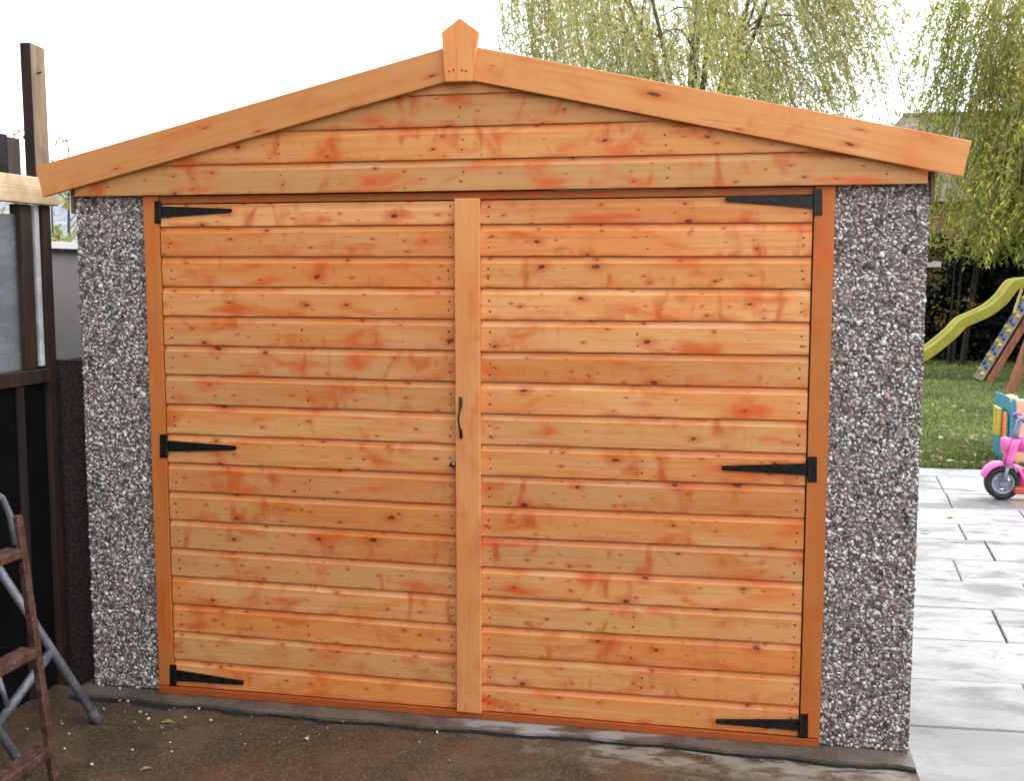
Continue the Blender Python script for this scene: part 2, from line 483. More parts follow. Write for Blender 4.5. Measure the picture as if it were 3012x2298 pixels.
# base slab it stands on
mb = MB()
N = 60
top, bot = [], []
for i in range(N + 1):
    x = -1.66 + (1.612 + 1.66) * i / N
    yf = -.105 + .012 * math.sin(x * 3.1) + .008 * math.sin(x * 17 + 1) + random.uniform(-.004, .004)
    top.append((x, yf, .018 + random.uniform(-.002, .001))); bot.append((x, yf - .004, -.05))
n0 = len(top)
mb.add(bot + top + [(1.612, 4.6, .018), (-1.66, 4.6, .018)], [(i, i + 1, n0 + i + 1, n0 + i) for i in range(N)] + [tuple([n0 + i for i in range(n0)] + [2 * n0, 2 * n0 + 1])])
mb.build('base_slab', M['base'], garage)
# dirt lying in the joint between the slab and the driveway
mb = MB(); va, vb = [], []; ND = 240
for i in range(ND + 1):
    f = i / ND * N; i0 = min(int(f), N - 1); fr_ = f - i0
    x = top[i0][0] * (1 - fr_) + top[i0 + 1][0] * fr_; yf = top[i0][1] * (1 - fr_) + top[i0 + 1][1] * fr_
    wd_ = .007 + .006 * math.sin(x * 4.3 + 1) + .005 * math.sin(x * 19) + .004 * math.sin(x * 47 + 2) + random.uniform(-.004, .004)
    wd_ = max(.0006, wd_ * (1.6 if x < -.5 else .8 if x < .5 else .5))
    va.append((x, yf - .0035, .008)); vb.append((x, yf - .004 - wd_, -.0015))
mb.add(va + vb, [(i, ND + 1 + i, ND + 2 + i, i + 1) for i in range(ND)])
tag(mb.build('joint_dirt', simple('joint_dirt', (.010, .009, .009), .9, 0, .3, 40)), kind='stuff')

# side and rear walls, roof
mb = MB(); mb.box((XL + .004, .052, .02), (XL + .075, 4.5, 2.0)); mb.build('side_wall', M['mortar'], garage)
mb = MB(); mb.box((XR - .075, .052, .02), (XR - .004, 4.5, 2.0)); mb.build('side_wall', M['mortar'], garage)
mb = MB(); mb.box((XL + .076, 4.43, .02), (XR - .076, 4.499, 2.0)); mb.build('rear_wall', M['mortar'], garage)
M['roof'] = simple('cement_roof_sheet', (.28, .28, .27), .85, 0, .2, 8, bump=.2)
PEAK = 2.515
SLOPE = (2.525 - 2.138) / (1.744 - .088)
for sgn in (-1, 1):
    mb = MB(); prof = []
    n = 72
    for j in range(n + 1):
        yy = -.03 + 4.65 * j / n
        dz = .012 * math.sin(j * math.pi / 1.5)
        prof.append((yy, dz))
    vs, fs = [], []
    for j, (yy, dz) in enumerate(prof):
        for x in (0.003, 1.655):
            vs.append((sgn * x, yy, PEAK - .03 - x * SLOPE + dz)); vs.append((sgn * x, yy, PEAK - .042 - x * SLOPE + dz))
    for j in range(n):
        a = j * 4; b = a + 4
        fs += [(a, a + 2, b + 2, b), (a + 1, b + 1, b + 3, a + 3), (a + 2, a + 3, b + 3, b + 2), (a, b, b + 1, a + 1)]
    mb.add(vs, fs); mb.build('roof_sheet', M['roof'], garage)
for x0, x1 in ((-1.622, -1.6105), (1.6035, 1.616)):
    mb = MB(); mb.box((x0, -.012, 1.955), (x1, 4.4, 2.065)); mb.build('side_fascia', simple('old_fascia', (.17, .105, .055), .8), garage, loc=(x0, -.012, 1.955))

# pebble panels with real stones
def icosa():
    g = (1 + 5 ** .5) / 2
    v = np.array([(-1, g, 0), (1, g, 0), (-1, -g, 0), (1, -g, 0), (0, -1, g), (0, 1, g), (0, -1, -g), (0, 1, -g), (g, 0, -1), (g, 0, 1), (-g, 0, -1), (-g, 0, 1)], float)
    f = np.array([(0, 11, 5), (0, 5, 1), (0, 1, 7), (0, 7, 10), (0, 10, 11), (1, 5, 9), (5, 11, 4), (11, 10, 2), (10, 7, 6), (7, 1, 8), (3, 9, 4), (3, 4, 2), (3, 2, 6), (3, 6, 8), (3, 8, 9), (4, 9, 5), (2, 4, 11), (6, 2, 10), (8, 6, 7), (9, 8, 1)])
    return v / np.linalg.norm(v[0]), f
IV, IF = icosa()
def stones(name, cen, size, flat, tone, mat, parent=None, kind='stuff', squash=(.55, 1.25)):
    n = len(cen)
    a = RNG.uniform(0, 2 * np.pi, (n, 3))
    def rot(ax, ang):
        c, s = np.cos(ang), np.sin(ang); z = np.zeros(n); o = np.ones(n)
        if ax == 0: m_ = [[o, z, z], [z, c, -s], [z, s, c]]
        elif ax == 1: m_ = [[c, z, s], [z, o, z], [-s, z, c]]
        else: m_ = [[c, -s, z], [s, c, z], [z, z, o]]
        return np.array(m_).transpose(2, 0, 1)
    Rm = rot(0, a[:, 0]) @ rot(1, a[:, 1]) @ rot(2, a[:, 2])
    sc = RNG.uniform(squash[0], squash[1], (n, 1, 3)) * size[:, None, None]
    V = IV[None] * sc * RNG.uniform(.8, 1.15, (n, 12, 1))
    V = np.einsum('nij,nkj->nki', Rm, V) * np.array(flat)[None, None]
    V = V + cen[:, None]
    F = (IF[None] + (np.arange(n) * 12)[:, None, None]).reshape(-1, 3)
    return quick_mesh(name, V.reshape(-1, 3), F, mat, parent, {'tone': np.repeat(tone, 20, 0)}, smooth=False, kind=kind)
def stone_tones(n):
    k = RNG.random(n)
    g = RNG.uniform(.30, .74, n)
    col = np.stack([g, g * .955, g * .935], 1)
    pink = k < .24
    gp = RNG.uniform(.22, .52, n)
    col[pink] = np.stack([gp, gp * .68, gp * .56], 1)[pink]
    dk = (k > .24) & (k < .42)
    gd = RNG.uniform(.05, .14, n); col[dk] = np.stack([gd, gd * .86, gd * .82], 1)[dk]
    wh = k > .94
    gw = RNG.uniform(.65, .85, n); col[wh] = np.stack([gw, gw * .99, gw], 1)[wh]
    return col
def pebble_panel(x0, x1, z0, z1):
    mb = MB(); mb.box((x0, .006, z0), (x1, .05, z1))
    pan = mb.build('pebble_panel', M['mortar'], garage)
    step = .0100
    nx, nz = int((x1 - x0) / step), int((z1 - z0) / step)
    gx, gz = np.meshgrid(np.arange(nx) + .5, np.arange(nz) + .5)
    n = gx.size
    X = x0 + (gx.ravel() + RNG.uniform(-.55, .55, n)) * (x1 - x0) / nx
    Z = z0 + (gz.ravel() + RNG.uniform(-.55, .55, n)) * (z1 - z0) / nz
    X = np.clip(X, x0 + .003, x1 - .003)
    cen = np.stack([X, RNG.uniform(.002, .009, n), Z], 1)
    size = RNG.uniform(.0042, .0066, n) * np.where(RNG.random(n) < .25, 1.55, 1.0)
    stones('pebbles', cen, size, (1, .65, 1), stone_tones(n), M['stone'], pan)
pebble_panel(XL, OL - .001, .024, ZH + .01)
pebble_panel(OR + .001, XR, .022, ZH + .01)

# timber frame
def part_box(name, a, b, mat, parent, bevel=.0015):
    mb = MB(); mb.box(a, b)
    return mb.build(name, mat, parent, loc=(a[0], a[1], a[2]), bevel=bevel)
FY = -.014
part_box('jamb', (OL, FY, .050), (IL - .0025, .05, ZH - .001), M['post'], garage)
part_box('jamb', (IR + .0025, FY, .050), (OR, .05, ZH - .001), M['post'], garage)
def zy(px, py, y=-.01): return aty(px, py, y).z
ZC = .046
part_box('cill', (OL, -.020, .0185), (OR, .05, ZC), M['cill'], garage)
part_box('frame_head', (IL - .0015, -.006, 1.990), (IR + .0015, .05, ZH - .002), M['post'], garage)
part_box('dark_lining', (IL - .002, .030, ZC + .001), (IR + .002, .034, 1.989), simple('dark_gap', (.03, .012, .006), .9), garage, 0)

LLy = [667, 754, 842, 928, 1014, 1100, 1187, 1275, 1360, 1443.6, 1527, 1610.5, 1693, 1775, 1856, 1939]
LRy = [659, 754, 846, 938, 1030, 1122, 1214.6, 1305.7, 1396, 1485, 1575.7, 1665.5, 1752.5, 1838, 1925.7, 2012]
RLy = [658.6, 753, 845.7, 939.6, 1033.6, 1123, 1215.7, 1306.8, 1398, 1488, 1577.5, 1667, 1753.6, 1841, 1927.5, 2013]
RRy = [653.6, 753, 849, 947, 1044.6, 1142, 1238, 1334.6, 1430, 1524.6, 1619, 1713.6, 1806, 1897, 1988.6, 2079]
LLx = np.interp(LLy, [590, 842, 1100, 1443, 1610, 1856, 2016], [473, 479, 487, 498, 506, 517, 520])
LRx = np.interp(LRy, [570, 1030, 1396, 1925, 2096], [1342, 1344.6, 1346, 1350, 1352])
RLx = np.interp(RLy, [567, 1100, 1680, 2101], [1416, 1417.5, 1418.5, 1421])
RRx = np.interp(RRy, [555, 849, 1142, 1334, 1524, 1806, 2079, 2168], [2391, 2387.5, 2379.6, 2375, 2369.6, 2359, 2350, 2347])

DY = -.010                       # front face of the door boards
PROF_T = .026                    # height of the sloping scoop along each board's top edge
def board(parent, xa, xb, zal, zbl, zar, zbr, yf, mat, th=.020, name='board', toppts=None):
    """one shiplap board from xa to xb; bottom zal/zar, top zbl/zbr at the left/right end"""
    mb = MB()
    def sec(x, z0, z1):
        return [(x, yf + .0015, z0), (x, yf, z0 + .0015), (x, yf, z1 - PROF_T), (x, yf + .0030, z1 - PROF_T + .0045), (x, yf + .0085, z1 - .010), (x, yf + .0125, z1 + .006), (x, yf + th, z1 + .006), (x, yf + th, z0)]
    nseg = 6
    secs = []
    for i in range(nseg + 1):
        f = i / nseg
        wob = 0 if i in (0, nseg) else random.uniform(-.0006, .0006)
        secs.append(sec(xa + (xb - xa) * f, zal + (zar - zal) * f + wob, zbl + (zbr - zbl) * f + wob))
    mb.loft(secs)
    return mb.build(name, mat, parent, loc=(xa, yf, min(zal, zar)))
def nails(parent, spots):
    mb = MB()
    for x, y_, z in spots:
        n = 7; r_ = random.uniform(.0026, .0036); a0 = random.random()
        pts = [(x + r_ * 1.25 * math.cos(a0 + 2 * math.pi * k / n), z + r_ * math.sin(a0 + 2 * math.pi * k / n)) for k in range(n)]
        mb.prism(pts, 1, y_ - .0012, y_ + .002)
    return mb.build('nail_heads', M['nail'], parent, kind='stuff')
def door(xa, xb, pxa, pya, pxb, pyb, topa, topb, bota, botb):
    mb = MB(); mb.box((xa + .004, DY + .021, ZC + .006), (xb - .004, .029, 1.984))
    d = mb.build('door', M['plain'], garage)
    za = [aty(*topa, DY).z] + [aty(x, y_, DY).z for x, y_ in zip(pxa, pya)] + [max(aty(*bota, DY).z, ZC + .004)]
    zb = [aty(*topb, DY).z] + [aty(x, y_, DY).z for x, y_ in zip(pxb, pyb)] + [max(aty(*botb, DY).z, ZC + .004)]
    za[0] = min(za[0], 1.986); zb[0] = min(zb[0], 1.986)
    sp = []
    for i in range(17):
        dt = -.006 if i == 0 else 0.0
        o = board(d, xa + .003, xb - .003, za[i + 1], za[i] + dt, zb[i + 1], zb[i] + dt, DY + random.uniform(-.0006, .0006), M['board'])
        for fx in (.030, .50 + random.uniform(-.02, .02), .975):
            x = xa + (xb - xa) * fx + random.uniform(-.004, .004)
            f = (x - xa) / (xb - xa)
            z0 = za[i + 1] + (zb[i + 1] - za[i + 1]) * f
            if fx in (.030, .975) or random.random() < .4:
                sp.append((x, DY, z0 + .030 + random.uniform(-.005, .005))); sp.append((x + random.uniform(-.004, .004), DY, z0 + .066 + random.uniform(-.006, .006)))
    nails(d, sp)
    return d
dl = door(IL, SL + .004, LLx, LLy, LRx, LRy, (475, 589.6), (1342, 567.5), (520, 2018), (1352, 2096))
dr = door(SR - .004, IR, RLx, RLy, RRx, RRy, (1416, 565), (2391, 555.4), (1421, 2100), (2347, 2168))
dl['label'] = 'left door leaf with cover strip, handle and lock'
dr['label'] = 'right door leaf'
# cover strip over the meeting line
s0 = aty(1384, 2099, -.034).z; s1 = min(aty(1384, 566, -.034).z, 1.992)
part_box('cover_strip', (SL, -.034, s0), (SR, DY - .0005, s1), M['strip'], dl, .003)

# T hinges
def hinge(parent, plate, strap):
    """plate: px x0,x1,y0,y1; strap: px root x, y0, y1, tip x, y0, y1"""
    mb = MB()
    yh = FY - .004
    def P(px, py): q = aty(px, py, yh); return (q.x, q.z)
    x0, x1, y0, y1 = plate
    a, b, c, d_ = P(x0, y1), P(x1, y1), P(x1, y0), P(x0, y0)
    mb.prism([a, b, c, d_], 1, yh, FY - .0005)
    rx, ry0, ry1, tx, ty0, ty1 = strap
    sg = 1 if tx > rx else -1
    r0, r1, t0, t1 = P(rx, ry1), P(rx, ry0), P(tx - sg * 6, ty1), P(tx - sg * 6, ty0)
    tip = [P(tx - sg * 2, ty1 - 1.5), P(tx, (ty0 + ty1) / 2), P(tx - sg * 2, ty0 + 1.5)]
    mb.prism([r0, t0] + tip + [t1, r1], 1, yh + .0006, DY - .0008)
    # knuckle and bolt heads
    kx = rx - sg * 1.5
    mb.tube([(P(kx, y0 + 4)[0], yh - .001, P(kx, y0 + 4)[1]), (P(kx, y1 - 4)[0], yh - .001, P(kx, y1 - 4)[1])], .0045, 10)
    for f in (.12, .5, .9):
        q = aty(rx + (tx - rx) * f, (ry0 + ry1) / 2 * (1 - f) + (ty0 + ty1) / 2 * f, yh)
        mb.prism([(q.x + .0048 * math.cos(k * math.pi / 4), q.z + .0048 * math.sin(k * math.pi / 4)) for k in range(8)], 1, yh - .0018, yh + .001)
    for f in (.15, .85):
        q = aty((x0 + x1) / 2, y0 + (y1 - y0) * f, yh)
        mb.prism([(q.x + .004 * math.cos(k * math.pi / 4), q.z + .004 * math.sin(k * math.pi / 4)) for k in range(8)], 1, yh - .0016, yh + .001)
    return mb.build('hinge', M['black'], parent, bevel=.0006)
hinge(dl, (454, 472, 590, 657), (472, 606, 640, 681, 613, 625))
hinge(dl, (470, 491, 1278, 1347), (491, 1297, 1329, 694, 1312, 1325))
hinge(dl, (499, 518, 1957, 2018), (518, 1973, 2005, 716, 2004, 2017))
hinge(dr, (2396, 2419, 555, 633), (2394, 575, 613, 2133, 576, 589))
hinge(dr, (2378, 2403, 1344, 1419), (2377, 1364, 1399, 2122, 1371, 1384))
hinge(dr, (2352, 2377, 2102, 2172), (2352, 2119, 2152, 2105, 2118, 2131))
# pull handle and lock
def HP(px, py, dy): q = aty(px, py, -.036); return (q.x, -.0345 - dy, q.z)
mb = MB()
pts = [(1355.5, 1168, .002), (1355.5, 1180, .003), (1355.5, 1196, .004), (1354, 1207, .014), (1352, 1225, .018), (1352, 1240, .018), (1354, 1257, .014), (1356, 1266, .004), (1356.5, 1280, .003), (1356.5, 1290, .002)]
mb.tube([HP(*q) for q in pts], [.005, .0065, .0055, .0036, .0036, .0036, .0036, .0055, .0065, .005], 10)
mb.build('handle', M['black'], dl, smooth=True)
q = aty(1336, 1364, DY)
mb = MB()
prof = [(.0135, 0), (.0135, .003), (.011, .006), (.0055, .008), (.0055, .018), (.010, .022), (.0105, .027), (.006, .031), (.001, .032)]
secs = [[(q.x + r_ * math.cos(2 * math.pi * k / 16), DY - d_, q.z + r_ * math.sin(2 * math.pi * k / 16)) for k in range(16)] for r_, d_ in prof]
mb.loft(secs); mb.build('lock_knob', M['steel'], dl, smooth=True)

# gable boards
GY = -.036
zj = [ZH, 2.1335, 2.251, 2.366, 2.470]
def half(z): return (PEAK - .055 - z) / SLOPE          # half width under the roof line
mb = MB(); mb.prism([(XL + .012, ZH + .002), (XR - .012, ZH + .002), (XR - .012, 2.09), (0, 2.46), (XL + .012, 2.09)], 1, GY + .016, .049)
gable = mb.build('gable', M['plain'], garage)
sp = []
def gable_board(i):
    z0, z1 = zj[i], zj[i + 1]
    yf = GY
    prof = [(yf + .0015, z0), (yf, z0 + .0015), (yf, z1 - .026), (yf + .0030, z1 - .0215), (yf + .0085, z1 - .010), (yf + .0115, z1 + .006), (yf + .0155, z1 + .006), (yf + .0155, z0)]
    def ext(z, sg):
        h = half(z) - .0
        return min(h, -(XL + .014)) if sg < 0 else min(h, XR - .014)
    secs = []
    nseg = 8
    vs = []
    for k in range(nseg + 1):
        f = k / nseg
        secs.append([(-ext(z, -1) * (1 - f) + ext(z, 1) * f, y_, z) for y_, z in prof])
    mb = MB(); mb.loft(secs)
    tilt = .0
    mb.build('board', M['board'], gable, loc=(-ext(z0, -1), yf, z0))
    for x in (-1.45, -.72, -.02, .72, 1.45):
        if abs(x) < half(z0 + .07) - .1:
            sp.append((x + random.uniform(-.01, .01), yf, z0 + .034)); sp.append((x + random.uniform(-.01, .01), yf, z0 + .068))
for i in range(4): gable_board(i)
nails(gable, sp)

# barge boards: each built along its own length
BY0, BY1 = -.064, -.042
def barge(pt, pb, it, ib):
    """outer top, outer bottom, inner top, inner bottom (photograph pixels) on the front face"""
    P = [aty(*p_, BY0) for p_ in (pt, pb, ib, it)]
    o_ = Vector((P[1].x, BY0, P[1].z))
    d = (P[2] - P[1]); ang = math.atan2(d.z, d.x)
    if d.x < 0: ang = math.atan2(-d.z, -d.x)
    ca, sa = math.cos(-ang), math.sin(-ang)
    loc = []
    for p_ in P:
        dx, dz = p_.x - o_.x, p_.z - o_.z
        loc.append((dx * ca - dz * sa, dx * sa + dz * ca))
    mb = MB(); mb.prism(loc, 1, 0, BY1 - BY0)
    ob = mb.build('barge_board', M['plain'], garage, rot=(0, -ang, 0), bevel=.002)
    ob.location = o_
    return ob
barge((105, 489), (125, 579), (1346, 128), (1346, 229))
barge((2858, 413.6), (2831.5, 519), (1356, 128), (1356, 229))
mb = MB()
pts = [aty(x, y_, -.088) for x, y_ in ((1352, 51), (1298, 94), (1309, 239), (1387, 237), (1408.6, 92))]
mb.prism([(p_.x, p_.z) for p_ in pts], 1, -.088, -.0645)
fin = mb.build('finial', M['strip'], garage, loc=(pts[2].x, -.088, pts[2].z), bevel=.002)
sp = []
for x, y_ in ((1322, 209), (1334, 205), (1359, 206), (1371, 208)):
    q = aty(x, y_, -.088); sp.append((q.x, -.088, q.z))
for x, y_ in ((178, 520), (190, 517), (258, 510)): pass
nails(garage, sp)

# ------------------------------------------------------------------ lean-to with dirty glazing on the left
PX = -1.79
M['palepost'] = dark_timber('pale_post', (.12, .075, .042), (.25, .165, .095))
M['blackpanel'] = simple('black_panel', (.0035, .0035, .0045), .85, 0, .3, 5, spec=.12)
t = NT('new_pine'); o = t.obj()
n = t.noise(t.mapping(o, (30, 2, 50)), 1, 4, .6); n2 = t.noise(o, 7, 3)
c = t.mix(t.step(n, .3, .7), (.58, .43, .25), (.66, .52, .33)); c = t.mix(t.math('MULTIPLY', t.step(n2, .56, .7), .5), c, (.36, .25, .14))
t.base(c); t.rough(.6); M['pine'] = t.m
t = NT('dirty_glass'); o = t.obj()
n = t.noise(t.mapping(o, (3, 3, 3)), 1, 5, .65, .8); n2 = t.noise(o, 45, 3, .6)
dirt = t.math('ADD', .14, t.math('MULTIPLY', t.step(n, .3, .75), .16))
dirt = t.math('ADD', dirt, t.math('MULTIPLY', t.step(n2, .45, .7), .12))
t.base(t.mix(t.step(n, .3, .7), (.20, .205, .22), (.26, .265, .28))); t.rough(.5)
gl = t.new('ShaderNodeBsdfGlossy'); gl.inputs['Roughness'].default_value = .08
tr = t.new('ShaderNodeBsdfTransparent'); tr.inputs['Color'].default_value = (.85, .88, .9, 1)
fr = t.new('ShaderNodeFresnel'); fr.inputs['IOR'].default_value = 1.5
m1 = t.new('ShaderNodeMixShader'); t.link(fr.outputs[0], m1.inputs[0]); t.link(tr.outputs[0], m1.inputs[1]); t.link(gl.outputs[0], m1.inputs[2])
tl_ = t.new('ShaderNodeBsdfTranslucent'); tl_.inputs['Color'].default_value = (.80, .82, .85, 1)
md = t.new('ShaderNodeMixShader'); md.inputs[0].default_value = .65; t.link(t.b.outputs[0], md.inputs[1]); t.link(tl_.outputs[0], md.inputs[2])
m2 = t.new('ShaderNodeMixShader'); t.link(dirt, m2.inputs[0]); t.link(m1.outputs[0], m2.inputs[1]); t.link(md.outputs[0], m2.inputs[2])
t.link(m2.outputs[0], t.n['Material Output'].inputs['Surface']); M['glass'] = t.m

t = NT('dark_pebbledash'); n = t.noise(t.pos(), 70, 3, .7); t.base(t.mix(t.step(n, .4, .65), (.012, .009, .008), (.048, .036, .030))); t.rough(.9); t.bump(n, .6, .01); M['dpeb'] = t.m
lean = tag(empty('lean_to', (PX, 0, 0)), 'dark timber lean-to with dirty glass, black lower panel and pale new top beam', 'lean-to')
def lbox(name, y0, y1, z0, z1, mat, d0=0.0, d1=.06, parent=lean, bevel=.003):
    """a piece of the lean-to; d0 is how far its face stands in front (+x) of the plane PX"""
    mb = MB(); mb.box((PX + d0 - d1, y0, z0), (PX + d0, y1, z1))
    o = mb.build(name, mat, parent, bevel=bevel)
    o.location = -lean.location
    return o
YE = -1.75
def yz(px, py, x=PX): q = atx(px, py, x); return q.y, q.z
ye, zb0 = yz(160, 606); _, zb1 = yz(0, 507)
zsill1, zsill0 = yz(0, 1102)[1], yz(0, 1145)[1]
# right-hand post, jamb strip and window stile
yp0, yp1 = yz(124, 700)[0], yz(149, 700)[0]
lbox('post', yp0, yp1, -.03, zb0 - .002, M['brown'], .004, .075)
ys0, ys1 = yz(107, 700)[0], yz(119, 700)[0]
lbox('white_strip', ys0, ys1, zsill1 + .01, zb0 - .003, simple('white_pvc', (.62, .61, .63), .5), -.002, .03)
yb0, yb1 = yz(65, 700)[0], yz(98, 700)[0]
lbox('window_stile', yb0, yb1, zsill1 + .003, zb0 - .003, M['brown'], -.002, .05)
lbox('window_lining', yb1 + .001, yp0 - .001, zsill1 + .002, zb0 - .004, M['dark'], -.042, .03)
# glass panes, going on towards the camera
yg1 = yb0 - .001
lbox('glass_pane', yg1 - .62, yg1, zsill1 + .002, yz(30, 628)[1], M['glass'], -.025, .005, bevel=0)
lbox('glazing_bar', yg1 - .665, yg1 - .621, zsill1 + .003, zb0 - .003, M['brown'], -.002, .05)
lbox('glass_pane', yg1 - 1.30, yg1 - .666, zsill1 + .002, zb0 - .03, M['glass'], -.025, .005, bevel=0)
lbox('glazing_bar', yg1 - 1.345, yg1 - 1.301, zsill1 + .003, zb0 - .003, M['brown'], -.002, .05)
lbox('glass_pane', YE + .05, yg1 - 1.346, zsill1 + .002, zb0 - .03, M['glass'], -.025, .005, bevel=0)
lbox('sill', YE, yp0 - .002, zsill0, zsill1, M['brown'], .012, .08)
lbox('top_beam', YE, ye, zb0, zb0 + (zb1 - zb0) * .60, M['pine'], .022, .045)
lbox('top_beam', YE, ye - .012, zb0 + (zb1 - zb0) * .60 + .002, zb1, M['pine'], .010, .09)
# lower black panels with battens
y = yp0 - .003
k = 0
while y > YE:
    y2 = max(y - .30, YE)
    lbox('lower_panel', y2 + .002, y, -.02, zsill0 - .002, M['blackpanel'], -.015 + .004 * (k % 2), .02)
    y = y2; k += 1
mb = MB(); mb.box((PX - .10, .13, -.05), (XL - .004, .16, aty(205, 1059, .13).z)); o = mb.build('gap_shade_panel', M['dpeb'], lean); o.location = -lean.location  # dark sheet added across the gap, standing in for the deep shade there
lbox('batten', yz(80, 1600)[0] - .02, yz(80, 1600)[0] + .02, -.02, zsill0 - .002, M['dark'], .004, .016)
# old boards fixed above the beam
yu1 = yz(72, 405)[0]
zt = yz(0, 392)[1]
lbox('old_board', yz(31, 400)[0], yu1, zb1 + .003, zt - .002, M['brown'], -.02, .03)
lbox('old_board', yz(-60, 400)[0], yz(30, 400)[0], zb1 + .003, zt + .004, simple('slate_grey_board', (.022, .022, .026), .9, 0, .3, 9, spec=.1), -.012, .03)
lbox('old_board', YE, yz(-61, 400)[0], zb1 + .003, zt - .01, M['brown'], -.02, .03)
# roof of the lean-to sloping away from the garage
mb = MB()
mb.add([(PX - .10, YE, zb1 - .02), (PX - .10, ye - .1, zb1 - .02), (PX - 1.6, ye - .1, zb1 - .35), (PX - 1.6, YE, zb1 - .35), (PX - .10, YE, zb1 - .03), (PX - .10, ye - .1, zb1 - .03), (PX - 1.6, ye - .1, zb1 - .36), (PX - 1.6, YE, zb1 - .36)],
       [(0, 1, 2, 3), (7, 6, 5, 4), (0, 4, 5, 1), (1, 5, 6, 2), (2, 6, 7, 3), (3, 7, 4, 0)])
o = mb.build('roof_sheet', M['glass'], lean); o.location = -lean.location
# tall old post
a = yz(55, 122, PX - .01); 
tall = tag(empty('timber_post', (PX, .03, 0)), 'tall square weathered timber post rising above the lean-to behind the gable end', 'post')
mb = MB()
def TP(px, py, yy): q = aty(px, py, yy); return Vector((q.x, yy, q.z))
yy0, yy1 = .02, .115
tl, trr = TP(52, 124, yy0), TP(88, 124, yy0)
bl, brr = TP(82, 520, yy0), TP(104, 520, yy0)
wx = .048
cx_t, cx_b = trr.x, TP(105, 480, yy0).x
zt_ = tl.z
def lean_x(z): return cx_t + (cx_b - cx_t) * (z - trr.z) / (TP(105, 480, yy0).z - trr.z) if z > 1.9 else lean_x(1.91)
secs = []
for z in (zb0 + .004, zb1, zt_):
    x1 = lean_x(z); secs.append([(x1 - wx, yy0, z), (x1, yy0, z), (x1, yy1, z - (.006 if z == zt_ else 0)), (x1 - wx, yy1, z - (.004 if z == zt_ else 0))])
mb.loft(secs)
o = mb.build('post_shaft', M['palepost'], tall, bevel=.004); o.location = -tall.location
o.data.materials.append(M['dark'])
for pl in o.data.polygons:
    if pl.normal.y < -.5: pl.material_index = 1          # the front face of the post gets the darker timber
q = TP(121, 215, .07)
mb = MB(); mb.tube([(lean_x(q.z) - .01, .06, q.z - .004), (lean_x(q.z) + .02, .06, q.z + .004)], .0035, 8)
o = mb.build('bolt', M['black'], tall); o.location = -tall.location

# ------------------------------------------------------------------ neighbour's garage behind the gap on the left
ng = tag(empty('neighbour_garage', (-2.5, 1, 0)), "neighbouring low garage with grey side wall and white edge seen through the gap", 'garage')
NX = -2.18
def nb(name, a, b, mat):
    mb = MB(); mb.box(a, b); o = mb.build(name, mat, ng); o.location = -ng.location; return o
gz0 = atx(200, 1057, NX).z; gz1 = atx(200, 733, NX).z; gz2 = atx(200, 712, NX).z
nb('lower_wall', (NX - .08, .25, -.06), (NX, 6.5, gz0), M['dpeb'])
nb('upper_wall', (NX - .075, .25, gz0 + .001), (NX - .004, 6.5, gz1), simple('grey_sheet', (.27, .255, .26), .7, 0, .08, 3))
nb('front_wall', (NX - 2.2, .30, -.06), (NX - .081, .38, gz1), simple('grey_sheet_front', (.25, .24, .245), .7, 0, .08, 3))
nb('white_capping', (NX - .10, .22, gz1 + .001), (NX + .03, 6.6, gz2), simple('white_paint', (.78, .79, .80), .4, 0, .04, 6))
nb('roof_sheet', (NX - 2.2, .25, gz1 - .02), (NX - .101, 6.5, gz2 - .02), M['roof'])

# ------------------------------------------------------------------ slate roofed building beyond it
def gable_house(name, label, cat, cx, cy, wx_, dy_, z_eave, z_ridge, wall_m, roof_m, rot=0, hip=0.0, windows=()):
    h = tag(empty(name, (cx, cy, 0)), label, cat); h.rotation_euler = (0, 0, rot)
    mb = MB(); mb.box((-wx_ / 2, -dy_ / 2, -.06), (wx_ / 2, dy_ / 2, z_eave)); mb.build('wall', wall_m, h)
    ov = .25
    a = wx_ / 2 + ov; b = dy_ / 2 + ov; r_ = a - hip
    mb = MB()
    mb.add([(-a, -b, z_eave - .05), (a, -b, z_eave - .05), (a, b, z_eave - .05), (-a, b, z_eave - .05), (-r_, 0, z_ridge), (r_, 0, z_ridge)],
           [(0, 1, 5, 4), (2, 3, 4, 5), (1, 2, 5), (3, 0, 4), (3, 2, 1, 0)])
    rf = mb.build('roof', roof_m, h)
    mb = MB(); mb.tube([(-r_, 0, z_ridge + .01), (r_, 0, z_ridge + .01)], .09, 8); mb.build('ridge_tiles', roof_m, rf)
    for (x, z0, w_, hh) in windows:
        mb = MB(); mb.box((x - w_ / 2, -dy_ / 2 - .03, z0), (x + w_ / 2, -dy_ / 2 + .02, z0 + hh)); wn = mb.build('window', M['white'], h)
        mb = MB(); mb.box((x - w_ / 2 + .07, -dy_ / 2 - .034, z0 + .07), (x + w_ / 2 - .07, -dy_ / 2 - .031, z0 + hh - .07)); mb.build('pane', M['pane'], wn)
    return h
M['white'] = simple('white_upvc', (.75, .75, .74), .4, 0, .04)
M['pane'] = simple('dark_window_glass', (.03, .035, .04), .08, 0, .2)
